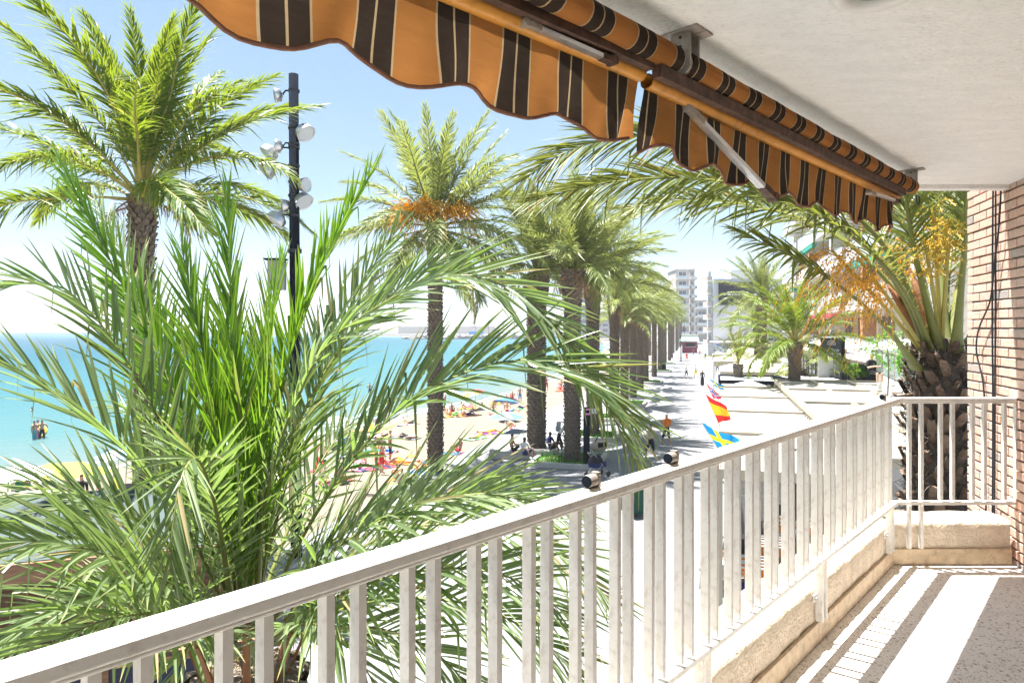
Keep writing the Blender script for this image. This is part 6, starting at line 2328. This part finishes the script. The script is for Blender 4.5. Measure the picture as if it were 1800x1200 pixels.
# green bin seen behind the balusters
p = gd(1112, 905)
t = thing('wheeled_bin', 'dark green wheeled bin on the promenade behind the balusters', 'bin', p, .3)
obj('tub', MB().add([(-.25, -.3, .1), (.25, -.3, .1), (.25, .3, .1), (-.25, .3, .1), (-.32, -.37, 1.0), (.32, -.37, 1.0), (.32, .37, 1.0), (-.32, .37, 1.0)], [(3, 2, 1, 0), (0, 1, 5, 4), (1, 2, 6, 5), (2, 3, 7, 6), (3, 0, 4, 7)]).mesh('tub'), cm('dkgreen', (.01, .07, .05)), t)
obj('lid', MB().box((0, 0, 1.03), (.7, .8, .06)).mesh('lid'), cm('dkgreen2', (.012, .05, .04)), t)

# ------------------------------------------------------------------ life on the beach
def on_sand(x, y):
    zz = -1.1
    for _ in range(4):
        p = gd(x, y, zz)
        zz = sand_z(p.x, p.y)
    p = gd(x, y, zz)
    p.z = zz + .02
    return p
GB = 'people on the beach'
used_labels = set()
def towel(p, rz, c1, c2, lab):
    t = thing('beach_towel', lab, 'towel', p, rz, 'beach towels')
    V, F = [], []
    for i in range(9):
        for j in range(5):
            V.append((-.42 + .21 * j, -.9 + .225 * i, .03 + .015 * math.sin(i * 1.9 + j) + random.uniform(0, .01)))
    for i in range(8):
        for j in range(4):
            a_ = i * 5 + j
            F.append((a_, a_ + 1, a_ + 6, a_ + 5))
    me = new_mesh('cloth', V, F)
    me.materials.append(cm(c1, COLS[c1]))
    me.materials.append(cm(c2, COLS[c2]))
    for k, f in enumerate(me.polygons):
        f.material_index = 1 if (k // 4) % 3 == 1 else 0
    obj('cloth', me, None, t)
def beach_chair(p, rz, c1, lab):
    t = thing('beach_chair', lab, 'beach chair', p, rz, 'folding beach chairs')
    obj('seat', MB().box((0, 0, .28), (.5, .48, .03)).mesh('seat'), cm(c1, COLS[c1]), t)
    obj('backrest', MB().box((0, .38, .56), (.5, .03, .62), M=Euler((-.45, 0, 0)).to_matrix()).mesh('backrest'), cm(c1, COLS[c1]), t)
    for x_ in (-.26, .26):
        obj('frame', MB().tube([(x_, -.25, 0), (x_, .22, .34), (x_, .55, .85)], .014, 5).tube([(x_, .4, 0), (x_, -.22, .3)], .014, 5).mesh('frame'), M['alu'], t)
GPU = 'beach parasols'
parasol('beach_parasol', on_sand(891, 786), 1.15, 1.75, cm('parblue', (.08, .22, .58)), 'blue beach parasol left of the stout trunk', GPU, stripes=cm('parblue2', (.20, .36, .68)))
parasol('beach_parasol', on_sand(25, 905), 1.3, 1.5, M['white'], 'white beach parasol at the left edge of the beach', GPU, stripes=cm('parw', (.62, .66, .72)))
parasol('beach_parasol', on_sand(208, 855), 1.0, 1.4, cm('parb3', (.20, .30, .62)), 'blue and white parasol beyond the lime tent', GPU, stripes=M['white'])
parasol('beach_parasol', on_sand(645, 778), 1.0, 1.6, cm('parteal', (.25, .55, .62)), 'pale teal parasol near the waterline', GPU)
parasol('beach_parasol', on_sand(592, 786), 1.0, 1.6, cm('parpale', (.50, .62, .72)), 'pale blue parasol near the waterline', GPU)
# lime shade tent
p = on_sand(112, 878)
t = thing('beach_tent', 'lime green shade tent on the sand at the left', 'tent', p, .3)
obj('canopy', MB().add([(-1.5, -1, 1.05), (1.5, -1, 1.05), (1.6, 1.1, .9), (-1.6, 1.1, .9), (-.6, 0, 1.55), (.7, 0, 1.55)], [(0, 1, 5, 4), (1, 2, 5), (2, 3, 4, 5), (3, 0, 4)]).mesh('canopy'), cm('limec', (.52, .62, .05)), t)
for x_, y_ in ((-1.5, -1), (1.5, -1), (1.6, 1.1), (-1.6, 1.1)):
    obj('pole', MB().tube([(x_, y_, 0), (x_, y_, 1.0)], .02, 5).mesh('pole'), M['white'], t)
obj('side_cloth', MB().box((-1.55, .05, .5), (.03, 2.0, 1.0)).mesh('side_cloth'), cm('teal', COLS['teal']), t)
person('stand', on_sand(143, 916), PI, 'person in black shirt and navy shorts standing by the lime tent', 'black', 'navy', 'fair', 'dark', GB, 1.0)
# windsurf-like pole with dark shaft at left
p = on_sand(72, 900)
rr = random.Random(21)
cl = list(COLS)
sk = ['fair', 'tan', 'tan', 'fair']
made = 0
zones = [(150, 290, 862, 960, 14), (0, 120, 880, 960, 10), (560, 760, 745, 860, 30), (780, 935, 690, 735, 18), (800, 900, 740, 800, 6), (950, 1130, 628, 690, 40), (1020, 1140, 606, 632, 30)]
LABN = {'lie': 'lying', 'sit': 'sitting', 'recline': 'reclining', 'stand_swim': 'standing'}
for (x0, x1, y0, y1, n) in zones:
    for i in range(n):
        x, y = rr.uniform(x0, x1), rr.uniform(y0, y1)
        p = on_sand(x, y)
        ii = int(np.argmin(np.abs(edge[:, 1] - p.y)))
        if p.x > edge[ii][0] - 1.0 or p.x < np.interp(p.y, shore[10:120, 1], shore[10:120, 0]) + 1.5:
            continue
        ps = rr.choice(['lie', 'sit', 'recline', 'sit', 'lie', 'stand_swim'])
        c1, c2 = rr.choice(cl), rr.choice(cl)
        zone = 'on the left beach' if x < 300 else 'behind the big fronds' if x < 770 else 'left of the stout trunk' if x < 940 else 'on the far beach'
        rz = rr.uniform(0, 6.28)
        bc_ = rr.choice(['black', 'navy', 'red', 'blue', 'teal', 'pink', 'green', 'yellow'])
        person(ps, p, rz, '%s %s swimwear %s' % (LABN[ps] + ' person in', bc_, zone), bc_, bc_, rr.choice(sk), rr.choice(['dark', 'dark', 'fair', 'grey']), GB, rr.uniform(.92, 1.05), None)
        if ps != 'stand_swim':
            towel(p - Vector((0, 0, .015)), rz, c1, c2, '%s and %s beach towel %s' % (c1, c2, zone))
        if rr.random() < .30:
            q = on_sand(x + rr.uniform(-14, 14), y + rr.uniform(-5, 5))
            c3 = rr.choice(['blue', 'red', 'green', 'white', 'pink', 'teal', 'yellow', 'orange'])
            parasol('beach_parasol', q, rr.uniform(.85, 1.1), rr.uniform(1.5, 1.8), cm(c3, COLS[c3]), '%s beach parasol %s' % (c3, zone), GPU, stripes=M['white'] if rr.random() < .5 else None, tilt=rr.uniform(-.25, .25), az=rr.uniform(0, 6)) if y < 850 and x > 770 else beach_chair(q, rr.uniform(0, 6), c3, '%s folding beach chair %s' % (c3, zone))
# bathers
for (x, y, ps, lab, bc_) in ((60, 772, 'stand_swim', 'bather in teal trunks standing in shallow water', 'teal'), (66, 770, 'stand_swim', 'bather in pink amid the family', 'pink'), (74, 770, 'stand_swim', 'bather in black trunks beside the yellow ring', 'black'),
                             (650, 692, 'stand_swim', 'bather standing in the sea above the pale teal parasol', 'black'), (660, 712, 'walk_swim', 'bather wading towards the beach', 'red'), (56, 722, 'stand_swim', 'swimmer at the left with only the head above water', 'black'),
                             (708, 651, 'stand_swim', 'swimmer in the bay left of the slim palm', 'black'), (726, 653, 'stand_swim', 'second swimmer in the bay beside the slim palm', 'navy'), (878, 622, 'stand_swim', 'far swimmer right of the slim palm', 'black')):
    p = gd(x, y, SEA_Z)
    deep = 1.35 if 'swimmer' in lab else .45
    p.z = SEA_Z - deep
    person(ps, p, random.uniform(0, 6), lab, bc_, bc_, 'tan', 'dark', 'bathers in the sea', 1.0, None)
p = gd(72, 768, SEA_Z)
t = tag(obj('swim_ring', MB().lathe([(.24, 0), (.34, .09), (.44, 0), (.34, -.09), (.24, 0)], 18).mesh('swim_ring', True), cm('yellow', COLS['yellow'])), 'yellow swim ring held by a bather in shallow water', 'swim ring')
t.location = (p.x, p.y, SEA_Z + .35)
t.rotation_euler = (1.1, 0, 0)

# ------------------------------------------------------------------ labels that single out look-alikes
def finish_labels():
    by = {}
    for o in COL.objects:
        if o.parent is None and 'label' in o and 'category' in o:
            by.setdefault(o['label'], []).append(o)
    words = ['leftmost', 'second from the left', 'third from the left', 'fourth from the left', 'fifth from the left', 'sixth from the left', 'seventh from the left', 'eighth from the left',
             'ninth from the left', 'tenth from the left', 'eleventh from the left', 'twelfth from the left', 'thirteenth from the left', 'fourteenth from the left', 'fifteenth from the left', 'sixteenth from the left']
    for lab, os_ in by.items():
        if len(os_) < 2:
            continue
        os_.sort(key=lambda o: o.location.x / max(1e-3, o.location.y))
        for i, o in enumerate(os_):
            w = words[i] if len(os_) > 2 or i == 0 else 'rightmost'
            if len(os_) == 2:
                w = 'the left one' if i == 0 else 'the right one'
            o['label'] = lab + ', ' + w
finish_labels()

# ------------------------------------------------------------------ sea haze
hz = obj('haze', MB().box((0, 1200, 35), (5200, 5400, 80)).mesh('haze'))
hz['kind'] = 'stuff'
hz['label'] = 'thin pale sea haze over the bay'
hm = bpy.data.materials.new('haze')
hm.use_nodes = True
for n_ in list(hm.node_tree.nodes):
    if n_.bl_idname == 'ShaderNodeBsdfPrincipled':
        hm.node_tree.nodes.remove(n_)
pv = hm.node_tree.nodes.new('ShaderNodeVolumePrincipled')
pv.inputs['Color'].default_value = (0.86, 0.90, 0.96, 1)
pv.inputs['Density'].default_value = 0.00040
hm.node_tree.links.new(pv.outputs[0], hm.node_tree.nodes['Material Output'].inputs['Volume'])
hz.data.materials.append(hm)
hz.display_type = 'WIRE'
